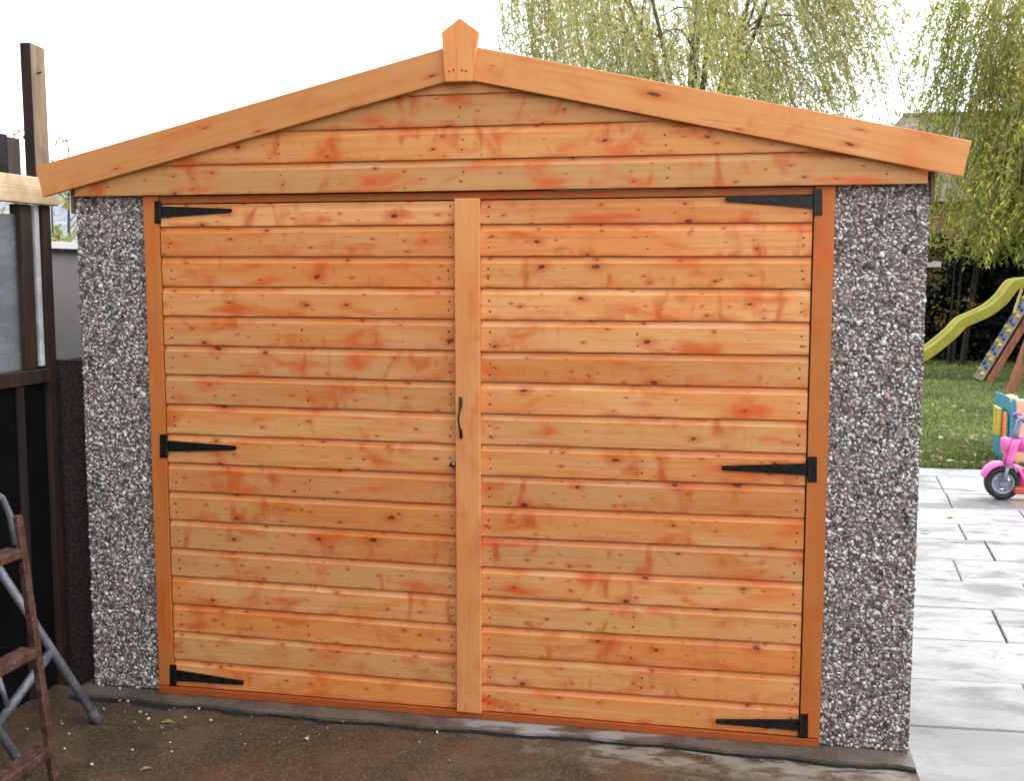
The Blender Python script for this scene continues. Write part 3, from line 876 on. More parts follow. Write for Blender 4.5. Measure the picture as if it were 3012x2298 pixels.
def tile_mat(name, a, b, pitch_):
    t = NT(name); o = t.obj(); z = t.sep(o)
    wv = t.math('FRACT', t.math('MULTIPLY', z[2], 1 / pitch_))
    n = t.noise(o, 3, 4, .6); cell = t.noise(t.comb(t.math('MULTIPLY', z[0], 4.2), 0, t.math('FLOOR', t.math('MULTIPLY', z[2], 1 / pitch_))), 1, 1)
    c = t.mix(t.step(n, .35, .65), a, b); c = t.mix(t.math('MULTIPLY', t.step(cell, .4, .7), .5), c, tuple(k * .55 for k in a))
    c = t.mix(t.math('MULTIPLY', t.step(wv, .16, .02), .6), c, tuple(k * .35 for k in a))
    t.base(c); t.rough(.8); t.bump(wv, .8, .03); return t.m
M['slate'] = tile_mat('slate_roof', (.17, .18, .21), (.24, .25, .285), .11)
M['tile'] = tile_mat('brown_tile_roof', (.11, .085, .075), (.19, .15, .13), .16)
M['brick'] = simple('far_brick', (.22, .11, .075), .9, 0, .2, 6)
M['render'] = simple('far_render', (.40, .36, .31), .9, 0, .15, 3)
q = aty(200, 575, 14.0)
gable_house('outbuilding', 'grey slate roofed building low behind the neighbouring garage', 'building', q.x, 15.5, 9, 5, aty(200, 716, 12.4).z, aty(200, 572, 15.5).z, M['render'], M['slate'], rot=R(8))

# brown tiled house behind the right-hand willow
q0, q1 = aty(2725, 340, 30), aty(3050, 340, 30)
hz = aty(2830, 337, 30).z
gable_house('house', 'brown tiled house behind the willow on the right', 'house', q1.x - .4, 30, 11.0, 8, hz - 2.6, hz, M['brick'], M['tile'], hip=2.6, windows=((-3.2, 1.0, 1.6, 1.3), (0, 1.0, 1.6, 1.3), (3.2, 1.0, 1.6, 1.3)))

# unseen house added beside and behind the camera to shade the lower left facade
gable_house('shading_house', 'added unseen brick house left of the driveway, shading the garage front', 'house', -6.0, -8.3, 8.1, 13.0, 5.6, 8.2, simple('dark_brick', (.045, .026, .02), .9, 0, .2, 6), M['tile'])
# unseen dark fence added behind the camera to shade the lower garage front
bf = tag(empty('shading_fence', (2.6, -6.3, 0)), 'added unseen dark fence behind the camera, shading the lower garage front', 'fence')
for k in range(4):
    mb = MB(); mb.box((-4.5 + k * 2.5, -.02, -.05), (-4.5 + k * 2.5 + 2.38, .02, 2.55)); mb.build('fence_panel', M['dark'], bf)
    mb = MB(); mb.box((-4.5 + k * 2.5 + 2.385, -.06, -.05), (-4.5 + k * 2.5 + 2.495, .06, 2.65)); mb.build('post', M['dark'], bf)
# ------------------------------------------------------------------ foliage
def leaf_mesh(name, cen, dirs, length, width, tone, mat, parent=None, kind=None):
    n = len(cen)
    d = dirs / (np.linalg.norm(dirs, axis=1, keepdims=True) + 1e-9)
    rv = RNG.normal(size=(n, 3)); sd_ = np.cross(d, rv); sd_ /= (np.linalg.norm(sd_, axis=1, keepdims=True) + 1e-9)
    L = length[:, None]; Wd = width[:, None]
    V = np.stack([cen, cen + d * L * .45 + sd_ * Wd * .5, cen + d * L, cen + d * L * .45 - sd_ * Wd * .5], 1)
    F = np.arange(4 * n).reshape(n, 4)
    return quick_mesh(name, V.reshape(-1, 3), F, mat, parent, {'tone': tone}, kind=kind)
def palette(n, cols, weights, jit=.2):
    idx = RNG.choice(len(cols), n, p=np.array(weights) / sum(weights))
    c = np.array(cols)[idx] * RNG.uniform(1 - jit, 1 + jit, (n, 1))
    return c
M['bark'] = simple('willow_bark', (.085, .065, .045), .9, 0, .3, 10, bump=.5)
M['darkbark'] = simple('dark_bark', (.022, .017, .013), .9, 0, .3, 10)
M['twig'] = simple('willow_twig', (.20, .15, .06), .8, 0, .2, 6)
def willow(name, label, base, h_fork, top, rad, n_strand, zlow, pal, wts, seed, drop=(1.5, 4.0), group=None, leaf=(.085, .019), wind=(0, 0), limbs=9, density=.045, extra=None):
    global RNG
    RNG = np.random.default_rng(seed); rr = random.Random(seed)
    tr = tag(empty(name, base), label, 'tree', group)
    bx, by, bz = base
    mb = MB()
    mb.tube([(0, 0, -.1), (.05, .02, h_fork * .5), (0, .05, h_fork)], [.42, .33, .28], 12)
    trunk = mb.build('trunk', M['bark'], tr, smooth=True)
    pathpts = []
    mbl = MB()
    for k in range(limbs):
        a = 2 * math.pi * k / limbs + rr.uniform(-.3, .3)
        rm = rad * rr.uniform(.45, .85); hh = (top - h_fork) * rr.uniform(.75, 1.0)
        pts = []
        for i in range(9):
            f = i / 8
            rr_ = rm * (f ** 1.3); z = h_fork + hh * math.sin(f * math.pi * .52)
            pts.append(Vector((rr_ * math.cos(a) + rr.uniform(-.12, .12), rr_ * math.sin(a) + rr.uniform(-.12, .12), z)))
        mbl.tube(pts, [max(.010, .10 * (1 - f / 8.2) ** 1.5) for f in range(9)], 8)
        pathpts += [(p_, f) for f, p_ in enumerate(pts) if f >= 3]
        # secondary branches
        for j in range(5):
            i0 = rr.randint(2, 7); p0 = pts[i0]; a2 = a + rr.uniform(-1.3, 1.3); l2 = rad * rr.uniform(.25, .5)
            sp_ = []
            for i in range(6):
                f = i / 5
                sp_.append(p0 + Vector((l2 * f * math.cos(a2), l2 * f * math.sin(a2), l2 * (.75 * f - .8 * f * f) + rr.uniform(-.05, .05))))
            mbl.tube(sp_, [.028 * (1 - f / 6.5) for f in range(6)], 6)
            pathpts += [(p_, 4 + f) for f, p_ in enumerate(sp_) if f >= 1]
    mbl.build('limbs', M['bark'], tr, smooth=True)
    cen, dirs, ln, wd = [], [], [], []
    tw = MB()
    P0 = np.array([tuple(p_) for p_, f in pathpts])
    for s in range(n_strand):
        p0 = P0[rr.randrange(len(P0))] + RNG.normal(0, .16, 3)
        a = math.atan2(p0[1], p0[0]) + rr.uniform(-.7, .7)
        out = rr.uniform(.15, .9); Ls = rr.uniform(*drop)
        end = max(p0[2] - Ls, zlow + rr.uniform(-.15, .5))
        Ls = max(.4, p0[2] - end)
        m_ = max(5, int(Ls / .16))
        f = np.linspace(0, 1, m_)
        xs = p0[0] + math.cos(a) * out * (1 - (1 - f) ** 2.2) + wind[0] * f * f
        ys = p0[1] + math.sin(a) * out * (1 - (1 - f) ** 2.2) + wind[1] * f * f
        zs = p0[2] + .22 * np.sin(np.minimum(f * 6, np.pi)) * out - Ls * f
        sw = np.cumsum(RNG.normal(0, .016, (m_, 3)), 0); sw[:, 2] *= .3
        pts = np.stack([xs, ys, zs], 1) + RNG.normal(0, .012, (m_, 3)) + sw
        if s % 2 == 0: tw.tube([tuple(p_) for p_ in pts[::3]], .0055, 3, False)
        nl = int(Ls / density)
        t_ = np.sort(RNG.uniform(.06, 1, nl)) * (m_ - 1)
        i0 = np.minimum(t_.astype(int), m_ - 2); fr_ = (t_ - i0)[:, None]
        c_ = pts[i0] * (1 - fr_) + pts[i0 + 1] * fr_ + RNG.normal(0, .022, (nl, 3))
        dd = (pts[i0 + 1] - pts[i0]); dd /= np.linalg.norm(dd, axis=1, keepdims=True)
        dd = dd + RNG.normal(0, .60, (nl, 3))
        cen.append(c_); dirs.append(dd); ln.append(RNG.uniform(.7, 1.35, nl) * leaf[0]); wd.append(RNG.uniform(.7, 1.3, nl) * leaf[1])
    cen = np.concatenate(cen); dirs = np.concatenate(dirs); ln = np.concatenate(ln); wd = np.concatenate(wd)
    n = len(cen)
    tone = palette(n, pal, wts, .25)
    # clumps of one shade: low-frequency variation through the crown
    ph = np.sin(cen[:, 0] * 1.7 + 1) + np.sin(cen[:, 1] * 2.1) + np.sin(cen[:, 2] * 1.3 + cen[:, 0])
    tone *= (1 + .16 * ph / 1.5)[:, None]
    leaf_mesh('foliage', cen, dirs, ln, wd, np.clip(tone, .004, .8), M['leaf'], tr)
    tw.build('hanging_twigs', M['twig'], tr)
    return tr
PALW = [(.37, .42, .14), (.48, .45, .15), (.24, .34, .13), (.57, .48, .15), (.42, .40, .24)]
q = aty(2040, 803, 21)
willow('willow_tree', 'tall thinning yellow-green willow behind the garage roof', (q.x, 21, 0), 2.2, 10.4, 4.5, 1950, 2.5, PALW, [3, 3, 2, 2, 2], 11, drop=(1.0, 4.0), group='willow trees in the garden', wind=(.55, 0), limbs=11, density=.05, leaf=(.12, .028))
q = aty(3220, 803, 17)
willow('willow_tree', 'dense green willow hanging low on the right beside the house', (q.x, 17.5, 0), 2.4, 7.4, 2.4, 1550, 1.95, [(.28, .34, .055), (.40, .39, .065), (.17, .26, .05), (.52, .44, .065), (.31, .30, .11)], [4, 3, 3, 1.6, 1], 23, drop=(1.5, 5.5), group='willow trees in the garden', wind=(-.25, 0), limbs=12, density=.045, leaf=(.11, .026))

def bush(name, label, cat, base, size, n, pal, wts, seed, leaf=(.05, .03), group=None, hollow=.55, mat=None, stems=6):
    """leaf clumps through an uneven volume, with stems"""
    global RNG
    RNG = np.random.default_rng(seed); rr = random.Random(seed)
    b = tag(empty(name, base), label, cat, group)
    sx, sy, sz = size
    mb = MB()
    for k in range(stems):
        x = rr.uniform(-.4, .4) * sx; y_ = rr.uniform(-.3, .3) * sy
        mb.tube([(x * .6, y_ * .6, -.08), (x * .8, y_ * .8, sz * .4), (x, y_, sz * .8)], [.03, .022, .01], 6)
    mb.build('stems', M['darkbark'], b)
    nb_ = max(6, n // 90)
    cc = np.stack([RNG.uniform(-.5, .5, nb_) * sx, RNG.uniform(-.5, .5, nb_) * sy, RNG.uniform(.04, 1, nb_) ** .8 * sz], 1)
    cc[:, 2] *= 1 - .35 * (np.abs(cc[:, 0] / sx * 2) ** 3)
    idx = RNG.integers(0, nb_, n)
    cen = cc[idx] + RNG.normal(0, 1, (n, 3)) * np.array([.16, .16, .13])
    cen[:, 2] = np.maximum(cen[:, 2], .01)
    tone = palette(n, pal, wts, .3) * RNG.uniform(.75, 1.25, (nb_, 1))[idx]
    leaf_mesh('leaves', cen, RNG.normal(0, 1, (n, 3)), RNG.uniform(.7, 1.3, n) * leaf[0], RNG.uniform(.7, 1.3, n) * leaf[1], np.clip(tone, .003, .7), mat or M['leaf'], b)
    return b
# dark evergreens under the willow
DK = [(.007, .012, .006), (.011, .018, .008), (.006, .008, .006), (.018, .020, .009)]
for k, (px, yy, wdt, hgt) in enumerate(((2700, 20.5, 2.6, 2.35), (2860, 20.2, 2.2, 2.15), (2990, 20.0, 2.2, 2.5), (3140, 19.8, 2.4, 2.3))):
    q = aty(px, 803, yy)
    lab = ['dark evergreen bush nearest the garage wall under the willow', 'dark low evergreen bush behind the yellow slide', 'taller dark evergreen bush behind the climbing frame', 'dark evergreen bush past the climbing frame'][k]
    bush('evergreen_bush', lab, 'bush', (q.x, yy, 0), (wdt, 1.8, hgt), 15000, DK, [3, 3, 3, 1], 40 + k, leaf=(.13, .075), group='dark evergreens under the willow', stems=9)
q = aty(2790, 690, 18.6)
bush('autumn_shrub', 'yellow-brown autumn shrub between the garage wall and dark evergreens', 'shrub', (q.x, 18.6, 0), (1.5, .9, q.z + .1), 900, [(.16, .11, .02), (.22, .15, .025), (.09, .07, .02), (.10, .11, .03)], [2, 1, 3, 2], 57, leaf=(.085, .04), stems=9)
RNG = np.random.default_rng(3)
hd = tag(empty('hedge', (-6, 25, 0)), 'long clipped hedge across the far end of the garden behind the garage', 'hedge')
n = 26000
cen = np.stack([RNG.uniform(-12, 9, n), RNG.uniform(-.6, .6, n), RNG.uniform(.02, 2.1, n)], 1) + RNG.normal(0, .06, (n, 3))
leaf_mesh('leaves', cen, RNG.normal(0, 1, (n, 3)), RNG.uniform(.12, .24, n), RNG.uniform(.07, .13, n), palette(n, [(.03, .05, .015), (.05, .075, .02), (.02, .03, .012)], [1, 1, 1], .3), M['leaf'], hd)
mb = MB()
for k in range(22): mb.tube([(-12 + k, 0, -.1), (-12 + k + random.uniform(-.2, .2), 0, 1.9)], [.05, .02], 6)
mb.build('stems', M['darkbark'], hd)
# white board glimpsed between them
a, b = aty(2728, 785, 18.0), aty(2775, 767, 18.0)
mb = MB(); mb.add([(a.x, 18.0, a.z), (b.x, 18.2, a.z), (b.x, 18.2, b.z - .02), ((a.x + b.x) / 2, 18.1, b.z), (a.x, 18.0, b.z - .05), (a.x, 18.03, a.z), (b.x, 18.23, a.z), (b.x, 18.23, b.z - .02), ((a.x + b.x) / 2, 18.13, b.z), (a.x, 18.03, b.z - .05)],
                  [(0, 1, 2, 3, 4), (9, 8, 7, 6, 5), (0, 5, 6, 1), (1, 6, 7, 2), (2, 7, 8, 3), (3, 8, 9, 4), (4, 9, 5, 0)])
tag(mb.build('white_sheet', M['white']), 'small white sheet caught in the shrub beside the garage wall', 'sheet')

# small trees on the left and beyond the ridge
LG = [(.20, .27, .05), (.28, .30, .06), (.14, .20, .05), (.33, .28, .07)]
def sapling(label, base, height, spread, seed, n=420, leaf=(.055, .03), lean_=(0, 0)):
    global RNG
    RNG = np.random.default_rng(seed); rr = random.Random(seed)
    b = tag(empty('young_tree', base), label, 'tree', 'young trees on the left')
    mb = MB()
    mb.tube([(0, 0, -.08), (lean_[0] * .4, lean_[1] * .4, height * .5), (lean_[0], lean_[1], height)], [.03, .02, .004], 7)
    mb.build('trunk', M['bark'], b)
    tw = MB(); cen, dr_ = [], []
    for k in range(26):
        f = rr.uniform(.35, 1.0); p0 = Vector((lean_[0] * f, lean_[1] * f, height * f)); a = rr.uniform(0, 6.28); L = spread * (1.15 - f) * rr.uniform(.5, 1.1) + .12
        p1 = p0 + Vector((math.cos(a) * L, math.sin(a) * L, L * rr.uniform(.2, .7)))
        pm = (p0 + p1) / 2 + Vector((0, 0, .04))
        tw.tube([p0, pm, p1], [.006, .004, .002], 4)
        for j in range(n // 26):
            g = rr.uniform(.25, 1.05); c_ = p0.lerp(p1, g); cen.append(tuple(c_ + Vector((rr.gauss(0, .03), rr.gauss(0, .03), rr.gauss(0, .03))))); dr_.append((rr.gauss(0, 1), rr.gauss(0, 1), rr.gauss(-.3, .8)))
    tw.build('branches', M['twig'], b, kind='stuff')
    nn = len(cen)
    leaf_mesh('leaves', np.array(cen), np.array(dr_), RNG.uniform(.7, 1.3, nn) * leaf[0], RNG.uniform(.7, 1.3, nn) * leaf[1], palette(nn, LG, [3, 3, 2, 1], .25), M['leaf'], b)
    return b
q = aty(202, 432, 4.2); sapling('thin young tree whose tip shows above the left gable end', (q.x - .1, 4.2, 0), q.z, .40, 71, 230, (.05, .022), (.1, 0))
q = aty(150, 560, 3.4); sapling('leafy young tree in the gap between lean-to and garage', (q.x, 3.4, 0), q.z, .6, 72, 420, (.075, .045))
q = aty(40, 385, 3.0); sapling('thin young tree behind the old boards of the lean-to', (q.x, 3.0, 0), q.z, .6, 73, 200, (.05, .025))
q = aty(1262, 128, 40)
bush('far_tree', 'far pale treetop just left of the finial', 'tree', (q.x, 40, 0), (2.6, 2, q.z), 1400, [(.16, .19, .10), (.22, .22, .12)], [1, 1], 77, leaf=(.22, .10), stems=5)

# ------------------------------------------------------------------ lawn grass and litter
RNG = np.random.default_rng(5)
n = 80000
gy = 6.38 + (RNG.random(n) ** 1.7) * 13.5
gx = -1.0 + RNG.random(n) ** .6 * (4.4 + (gy - 4) * .42)
keep = (to_uv(gx, gy)[1] > VEDGE + .01) | (gx < 1.6)
gx, gy = gx[keep], gy[keep]; n = len(gx)
cen = np.stack([gx, gy, np.full(n, -.026)], 1)
dd = np.stack([RNG.normal(0, .5, n), RNG.normal(0, .5, n), np.full(n, 1.0)], 1)
tone = palette(n, [(.095, .165, .022), (.135, .205, .03), (.17, .19, .055), (.24, .21, .11), (.06, .10, .02)], [4, 3, 2, 1.6, 2], .25)
ph = np.sin(gx * 3.1 + gy) + np.sin(gy * 2.3 - gx * 1.7) + np.sin(gx * .9 + gy * 4.1)
tone *= (1 + .14 * ph)[:, None]
g = leaf_mesh('grass', cen, dd, RNG.uniform(.03, .075, n), RNG.uniform(.008, .016, n), np.clip(tone, .01, .5), M['grass'], kind='stuff')
n = 620
gy = 6.4 + RNG.random(n) ** 1.6 * 13; gx = 2.2 + RNG.random(n) * (1.2 + (gy - 4) * .42)
keep = to_uv(gx, gy)[1] > VEDGE + .03
gx, gy = gx[keep], gy[keep]; n = len(gx)
cen = np.stack([gx, gy, RNG.uniform(.01, .035, n)], 1)
dd = np.stack([RNG.normal(0, 1, n), RNG.normal(0, 1, n), RNG.normal(0, .15, n)], 1)
leaf_mesh('leaf_litter', cen, dd, RNG.uniform(.05, .11, n), RNG.uniform(.025, .05, n), palette(n, [(.32, .26, .12), (.25, .17, .08), (.40, .35, .22), (.17, .12, .06)], [3, 2, 2, 2], .25), M['leaf'], kind='stuff')
# stones and earth edge between lawn and paving
n = 420
gu = RNG.uniform(.3, 6, n); gv = VEDGE + .02 + np.abs(RNG.normal(0, .12, n))
cen = np.stack([*to_xy(gu, gv), np.full(n, -.016)], 1)
st = palette(n, [(.15, .13, .11), (.24, .22, .19), (.08, .07, .055)], [2, 2, 2], .3)
stones('lawn_edge_gravel', cen, RNG.uniform(.010, .028, n), (1, 1, .6), st, M['stone'])
# pebbles shed on the driveway and the base slab
px = [(352, 2062), (376, 2064), (430, 2070), (469, 2071), (499, 2090), (513, 2085), (585, 2086), (430, 2103), (437, 2115), (412, 2096), (683, 2087), (750, 2095), (768, 2096), (793, 2098), (868, 2108), (298, 2118), (545, 2112), (476, 2141), (335, 2055), (352, 2026), (302, 2018), (403, 2024), (305, 2086), (903, 2174), (1290, 2140), (1286, 2155), (2316, 2194), (2315, 2222), (190, 2204), (270, 2250), (390, 2207), (505, 2212), (182, 2130), (80, 2146), (203, 2160), (1010, 2125), (905, 2168), (620, 2120), (720, 2190), (2280, 2222), (2255, 2221), (250, 2060), (2640, 2228)]
cen = np.array([tuple(atz(x, y_, .004 if y_ > 2040 else .024)) for x, y_ in px])
extra = np.stack([RNG.uniform(-1.6, 1.5, 30), -.12 - np.abs(RNG.normal(0, .16, 30)), np.full(30, .000)], 1)
size = np.concatenate([RNG.uniform(.0055, .0090, len(cen)), RNG.uniform(.002, .0045, 30)])
cen = np.concatenate([cen, extra])
g_ = RNG.uniform(.25, .62, len(cen)); tn = np.stack([g_, g_ * .97, g_ * .96], 1)
tag(stones('loose_pebbles', cen, size, (1, 1, .75), tn, M['stone']), kind='stuff')
def fallen_leaf(px_, py_, size, col, label, ang):
    q = atz(px_, py_, -.004)
    mb = MB()
    N_ = 8; vs = []
    for k in range(N_ + 1):
        f = k / N_; w_ = math.sin(math.pi * f ** .8) * .24 * size
        vs.append(((f - .5) * size, w_, .003 + .008 * math.sin(f * 3) )); vs.append(((f - .5) * size, 0, .001 + .004 * math.sin(f * 3))); vs.append(((f - .5) * size, -w_, .004 + .006 * math.sin(f * 3)))
    fs = []
    for k in range(N_):
        a = k * 3; fs += [(a, a + 1, a + 4, a + 3), (a + 1, a + 2, a + 5, a + 4)]
    mb.add(vs, fs)
    o = mb.build('fallen_leaf', simple('fallen_leaf_' + str(len(bpy.data.materials)), col, .6, 0, .2, 40))
    o.location = q; o.rotation_euler = (0, 0, ang)
    tag(o, label, 'leaf', 'fallen leaves on the ground')
fallen_leaf(492, 2130, .055, (.30, .27, .08), 'yellow-green fallen leaf on the driveway near the bottom left hinge', .15)
fallen_leaf(2795, 1520, .085, (.50, .31, .07), 'ochre fallen leaf on the pale paving slabs', 1.0)
fallen_leaf(2722, 1566, .075, (.12, .17, .07), 'green fallen leaf on the paving beside the pebble wall', .1)
fallen_leaf(430, 2268, .045, (.30, .20, .08), 'brown fallen leaf on the driveway in front of the stepladder', .6)

# ------------------------------------------------------------------ stepladder on the left
t = NT('rust_painted_metal'); o = t.pos(); n = t.noise(o, 28, 5, .65); n2 = t.noise(o, 90, 3)
c = t.mix(t.step(n, .38, .62), (.050, .020, .015), (.105, .050, .038)); c = t.mix(t.math('MULTIPLY', t.step(n2, .60, .72), .45), c, (.26, .23, .21)); t.base(c); t.rough(.5); M['rust'] = t.m
t = NT('splashed_grey_tube'); o = t.pos(); n = t.noise(o, 16, 4, .6); n2 = t.noise(o, 110, 3)
c = t.mix(t.step(n, .35, .65), (.12, .125, .15), (.20, .21, .245)); c = t.mix(t.math('MULTIPLY', t.step(n2, .62, .70), .7), c, (.42, .42, .44)); t.base(c); t.rough(.42); t.b.inputs['Metallic'].default_value = .25; M['tube'] = t.m
lad = tag(empty('stepladder', (-1.28, -1.1, 0)), 'small red-brown stepladder with grey tube legs at the left edge', 'stepladder')
def lpart(mb, name, mat, smooth=False, bevel=0):
    o = mb.build(name, mat, lad, smooth=smooth, bevel=bevel); o.location = -lad.location; return o
LY = -.90
def LP(px, py, yy=LY): q = aty(px, py, yy); return Vector((q.x, yy, q.z))
ft, fb = LP(50, 1517), LP(160, 2298)
dirn = (fb - ft) / (fb.z - ft.z)
foot = ft + dirn * (-.008 - ft.z)
WDT = .42
for yy in (0, -WDT):
    mb = MB(); off = Vector((0, yy, 0))
    mb.bar(ft + off, foot + off, .030, .022, up=(1, 0, 0)); lpart(mb, 'stile', M['rust'], bevel=.003)
def on_stile(py):
    # point of the far stile seen at that height of the photograph
    f = (py - 1517) / (2298 - 1517); return ft.lerp(fb, f)
for py in (1622, 1912, 2205):
    p_ = on_stile(py)
    mb = MB(); mb.box((p_.x - .045, p_.y - WDT + .012, p_.z - .014), (p_.x + .020, p_.y - .012, p_.z + .016)); lpart(mb, 'step', M['rust'], bevel=.004)
# hoop handle over the top
mb = MB()
h0 = on_stile(1600) + Vector((-.012, -.012, 0)); 
hp = [h0, ft + Vector((-.016, -.012, .0)), ft + Vector((-.028, -.03, .06)), ft + Vector((-.04, -.08, .10)), ft + Vector((-.045, -.15, .118)), ft + Vector((-.045, -WDT + .15, .118)), ft + Vector((-.04, -WDT + .08, .10)), ft + Vector((-.028, -WDT + .03, .06)), ft + Vector((-.016, -WDT + .012, 0)), h0 + Vector((0, -WDT + .024, 0))]
mb.tube(hp, .011, 10); lpart(mb, 'hoop', M['tube'], True)
# rear tube legs resting against the lean-to
rf = atz(288, 2122, .008); rt = atx(0, 1680, -1.66)
d = rt - rf
mb = MB(); mb.tube([rf, rf + d * .6, rt + d * .25], .0165, 12); lpart(mb, 'rear_leg', M['tube'], True)
mb = MB(); d_ = (rt - rf).normalized(); mb.tube([rf - d_ * .012, rf + d_ * .05], .0195, 12); lpart(mb, 'rubber_foot', simple('grey_rubber', (.10, .10, .115), .7), True)
off = Vector((.02, -.46, 0))
mb = MB(); mb.tube([rf + off, rt + d * .25 + off], .0165, 12); lpart(mb, 'rear_leg', M['tube'], True)
c0 = rf + d * .48
c1 = aty(-20, 2150, -.66)
mb = MB(); mb.tube([c0, c1], .0175, 12); lpart(mb, 'cross_brace', M['tube'], True)
a, b = aty(-4, 1995, -.62), aty(22, 2080, -.60)
mb = MB(); mb.tube([a, b], .010, 8); lpart(mb, 'link_bar', M['tube'], True)

# ------------------------------------------------------------------ climbing frame with wavy slide
def plastic(name, col, rough=.35): return simple(name, col, rough, 0, .08, 4)
M['yellow'] = plastic('yellow_plastic', (.35, .32, .05))
M['redwood'] = dark_timber('red_stained_timber', (.13, .045, .020), (.24, .085, .035))
cf = tag(empty('climbing_frame', (aty(3100, 803, 15.5).x, 15.5, 0)), 'red-brown timber climbing frame with yellow wavy slide on the lawn', 'climbing frame')
def cpart(mb, name, mat, parent=cf, **k):
    o = mb.build(name, mat, parent, **k)
    o.location = -cf.location if parent is cf else (0, 0, 0)
    return o
top = [(2600, 1080), (2660, 1062), (2720, 1028), (2759, 999), (2795, 968), (2824, 938), (2862, 920), (2902, 901), (2938, 873), (2957, 849), (2976, 826), (2998, 818), (3030, 815), (3070, 814)]
raw = [aty(x, y_, 15.3) for x, y_ in top]
pts = []
for i in range(len(raw) - 1):                    # smooth curve through the measured rim
    p0_, p1_, p2_, p3_ = raw[max(i - 1, 0)], raw[i], raw[i + 1], raw[min(i + 2, len(raw) - 1)]
    for k in range(4):
        u = k / 4
        pts.append(.5 * ((2 * p1_) + (p2_ - p0_) * u + (2 * p0_ - 5 * p1_ + 4 * p2_ - p3_) * u * u + (3 * p1_ - p0_ - 3 * p2_ + p3_) * u ** 3))
pts.append(raw[-1])
secs = []
for i, p_ in enumerate(pts):
    a = pts[min(i + 1, len(pts) - 1)] - pts[max(i - 1, 0)]; a.normalize(); nrm = Vector((-a.z, 0, a.x))
    dep = .175
    prof = [(-.015, -.022), (-.012, -.004), (0, 0), (.05, 0), (.062, -.012), (.075, -.115), (.425, -.115), (.438, -.012), (.45, 0), (.50, 0), (.512, -.004), (.515, -.022), (.47, -dep), (.03, -dep)]
    secs.append([p_ + Vector((0, yy, 0)) + nrm * hh for yy, hh in prof])
mb = MB(); mb.loft(secs); cpart(mb, 'slide', M['yellow'], smooth=False)
sx = pts[-1].x; pz = pts[-1].z - .12
for dx in (.02, 1.15):
    for yy in (15.05, 16.25):
        mb = MB(); mb.box((sx + dx, yy, -.03), (sx + dx + .09, yy + .09, pz + 1.25)); cpart(mb, 'post', M['redwood'], bevel=.006)
for k in range(7):
    mb = MB(); mb.box((sx + .0 + k * .175, 15.10, pz - .03), (sx + .168 + k * .175, 16.28, pz)); cpart(mb, 'deck_plank', M['redwood'])
# sloping climbing panel with coloured holds
p0 = atz(2906, 1121, -.03); p1 = aty(3075, 835, 15.1)
pa = Vector((p0.x, 14.9, p0.z)); pb = Vector((p1.x, 14.9, p1.z))
pa = Vector((aty(2903, 1119, 14.9).x, 14.9, -.03))
d = (pb - pa).normalized(); nrm = Vector((-d.z, 0, d.x))
mb = MB(); mb.bar(pa, pb, .10, .17, up=(0, 1, 0))
pan = cpart(mb, 'climbing_stringer', M['redwood'], bevel=.006)
mb = MB(); mb.bar(pa + Vector((0, .52, 0)), pb + Vector((0, .52, 0)), .10, .17, up=(0, 1, 0)); cpart(mb, 'climbing_stringer', M['redwood'], bevel=.006)
L_ = (pb - pa).length
mb = MB(); mb.add([pa + nrm * .09 + Vector((0, -.05, 0)), pa + nrm * .09 + Vector((0, .58, 0)), pb + nrm * .09 + Vector((0, .58, 0)), pb + nrm * .09 + Vector((0, -.05, 0)), pa + nrm * .12 + Vector((0, -.05, 0)), pa + nrm * .12 + Vector((0, .58, 0)), pb + nrm * .12 + Vector((0, .58, 0)), pb + nrm * .12 + Vector((0, -.05, 0))],
                  [(0, 1, 2, 3), (7, 6, 5, 4), (0, 4, 5, 1), (1, 5, 6, 2), (2, 6, 7, 3), (3, 7, 4, 0)])
panel = cpart(mb, 'climbing_panel', simple('worn_grey_board', (.22, .19, .17), .8))
M['blueh'] = plastic('blue_hold', (.04, .07, .18)); M['yelh'] = plastic('yellow_hold', (.34, .28, .07))
k = 0; s_ = .10
while s_ < L_ - .1:
    for yy in (.0, .32):
        c_ = pa + d * (s_ + (.06 if yy == .32 else 0)) + nrm * .15 + Vector((0, yy, 0))
        mb = MB()
        mb.loft([[c_ + (d * math.cos(q_) * r_ + Vector((0, 1, 0)) * math.sin(q_) * r_ * 1.2) + nrm * h_ for q_ in [2 * math.pi * j / 8 for j in range(8)]] for r_, h_ in ((.045, -.032), (.042, .0), (.03, .02), (.01, .026))])
        o = mb.build('hold', M['blueh'] if k % 2 else M['yelh'], cf); o.location = -cf.location
    k += 1; s_ += .13
a, b = aty(2972, 1152, 13.4), aty(3090, 860, 13.4)
mb = MB(); mb.bar((a.x, 13.4, -.03), (b.x, 13.6, b.z), .11, .11); cpart(mb, 'leg', M['redwood'], bevel=.006)
a, b = aty(2984, 915, 14.8), aty(3006, 850, 14.8)
mb = MB(); mb.tube([a, a.lerp(b, .5), b], .022, 6); cpart(mb, 'rope', M['yelh'])

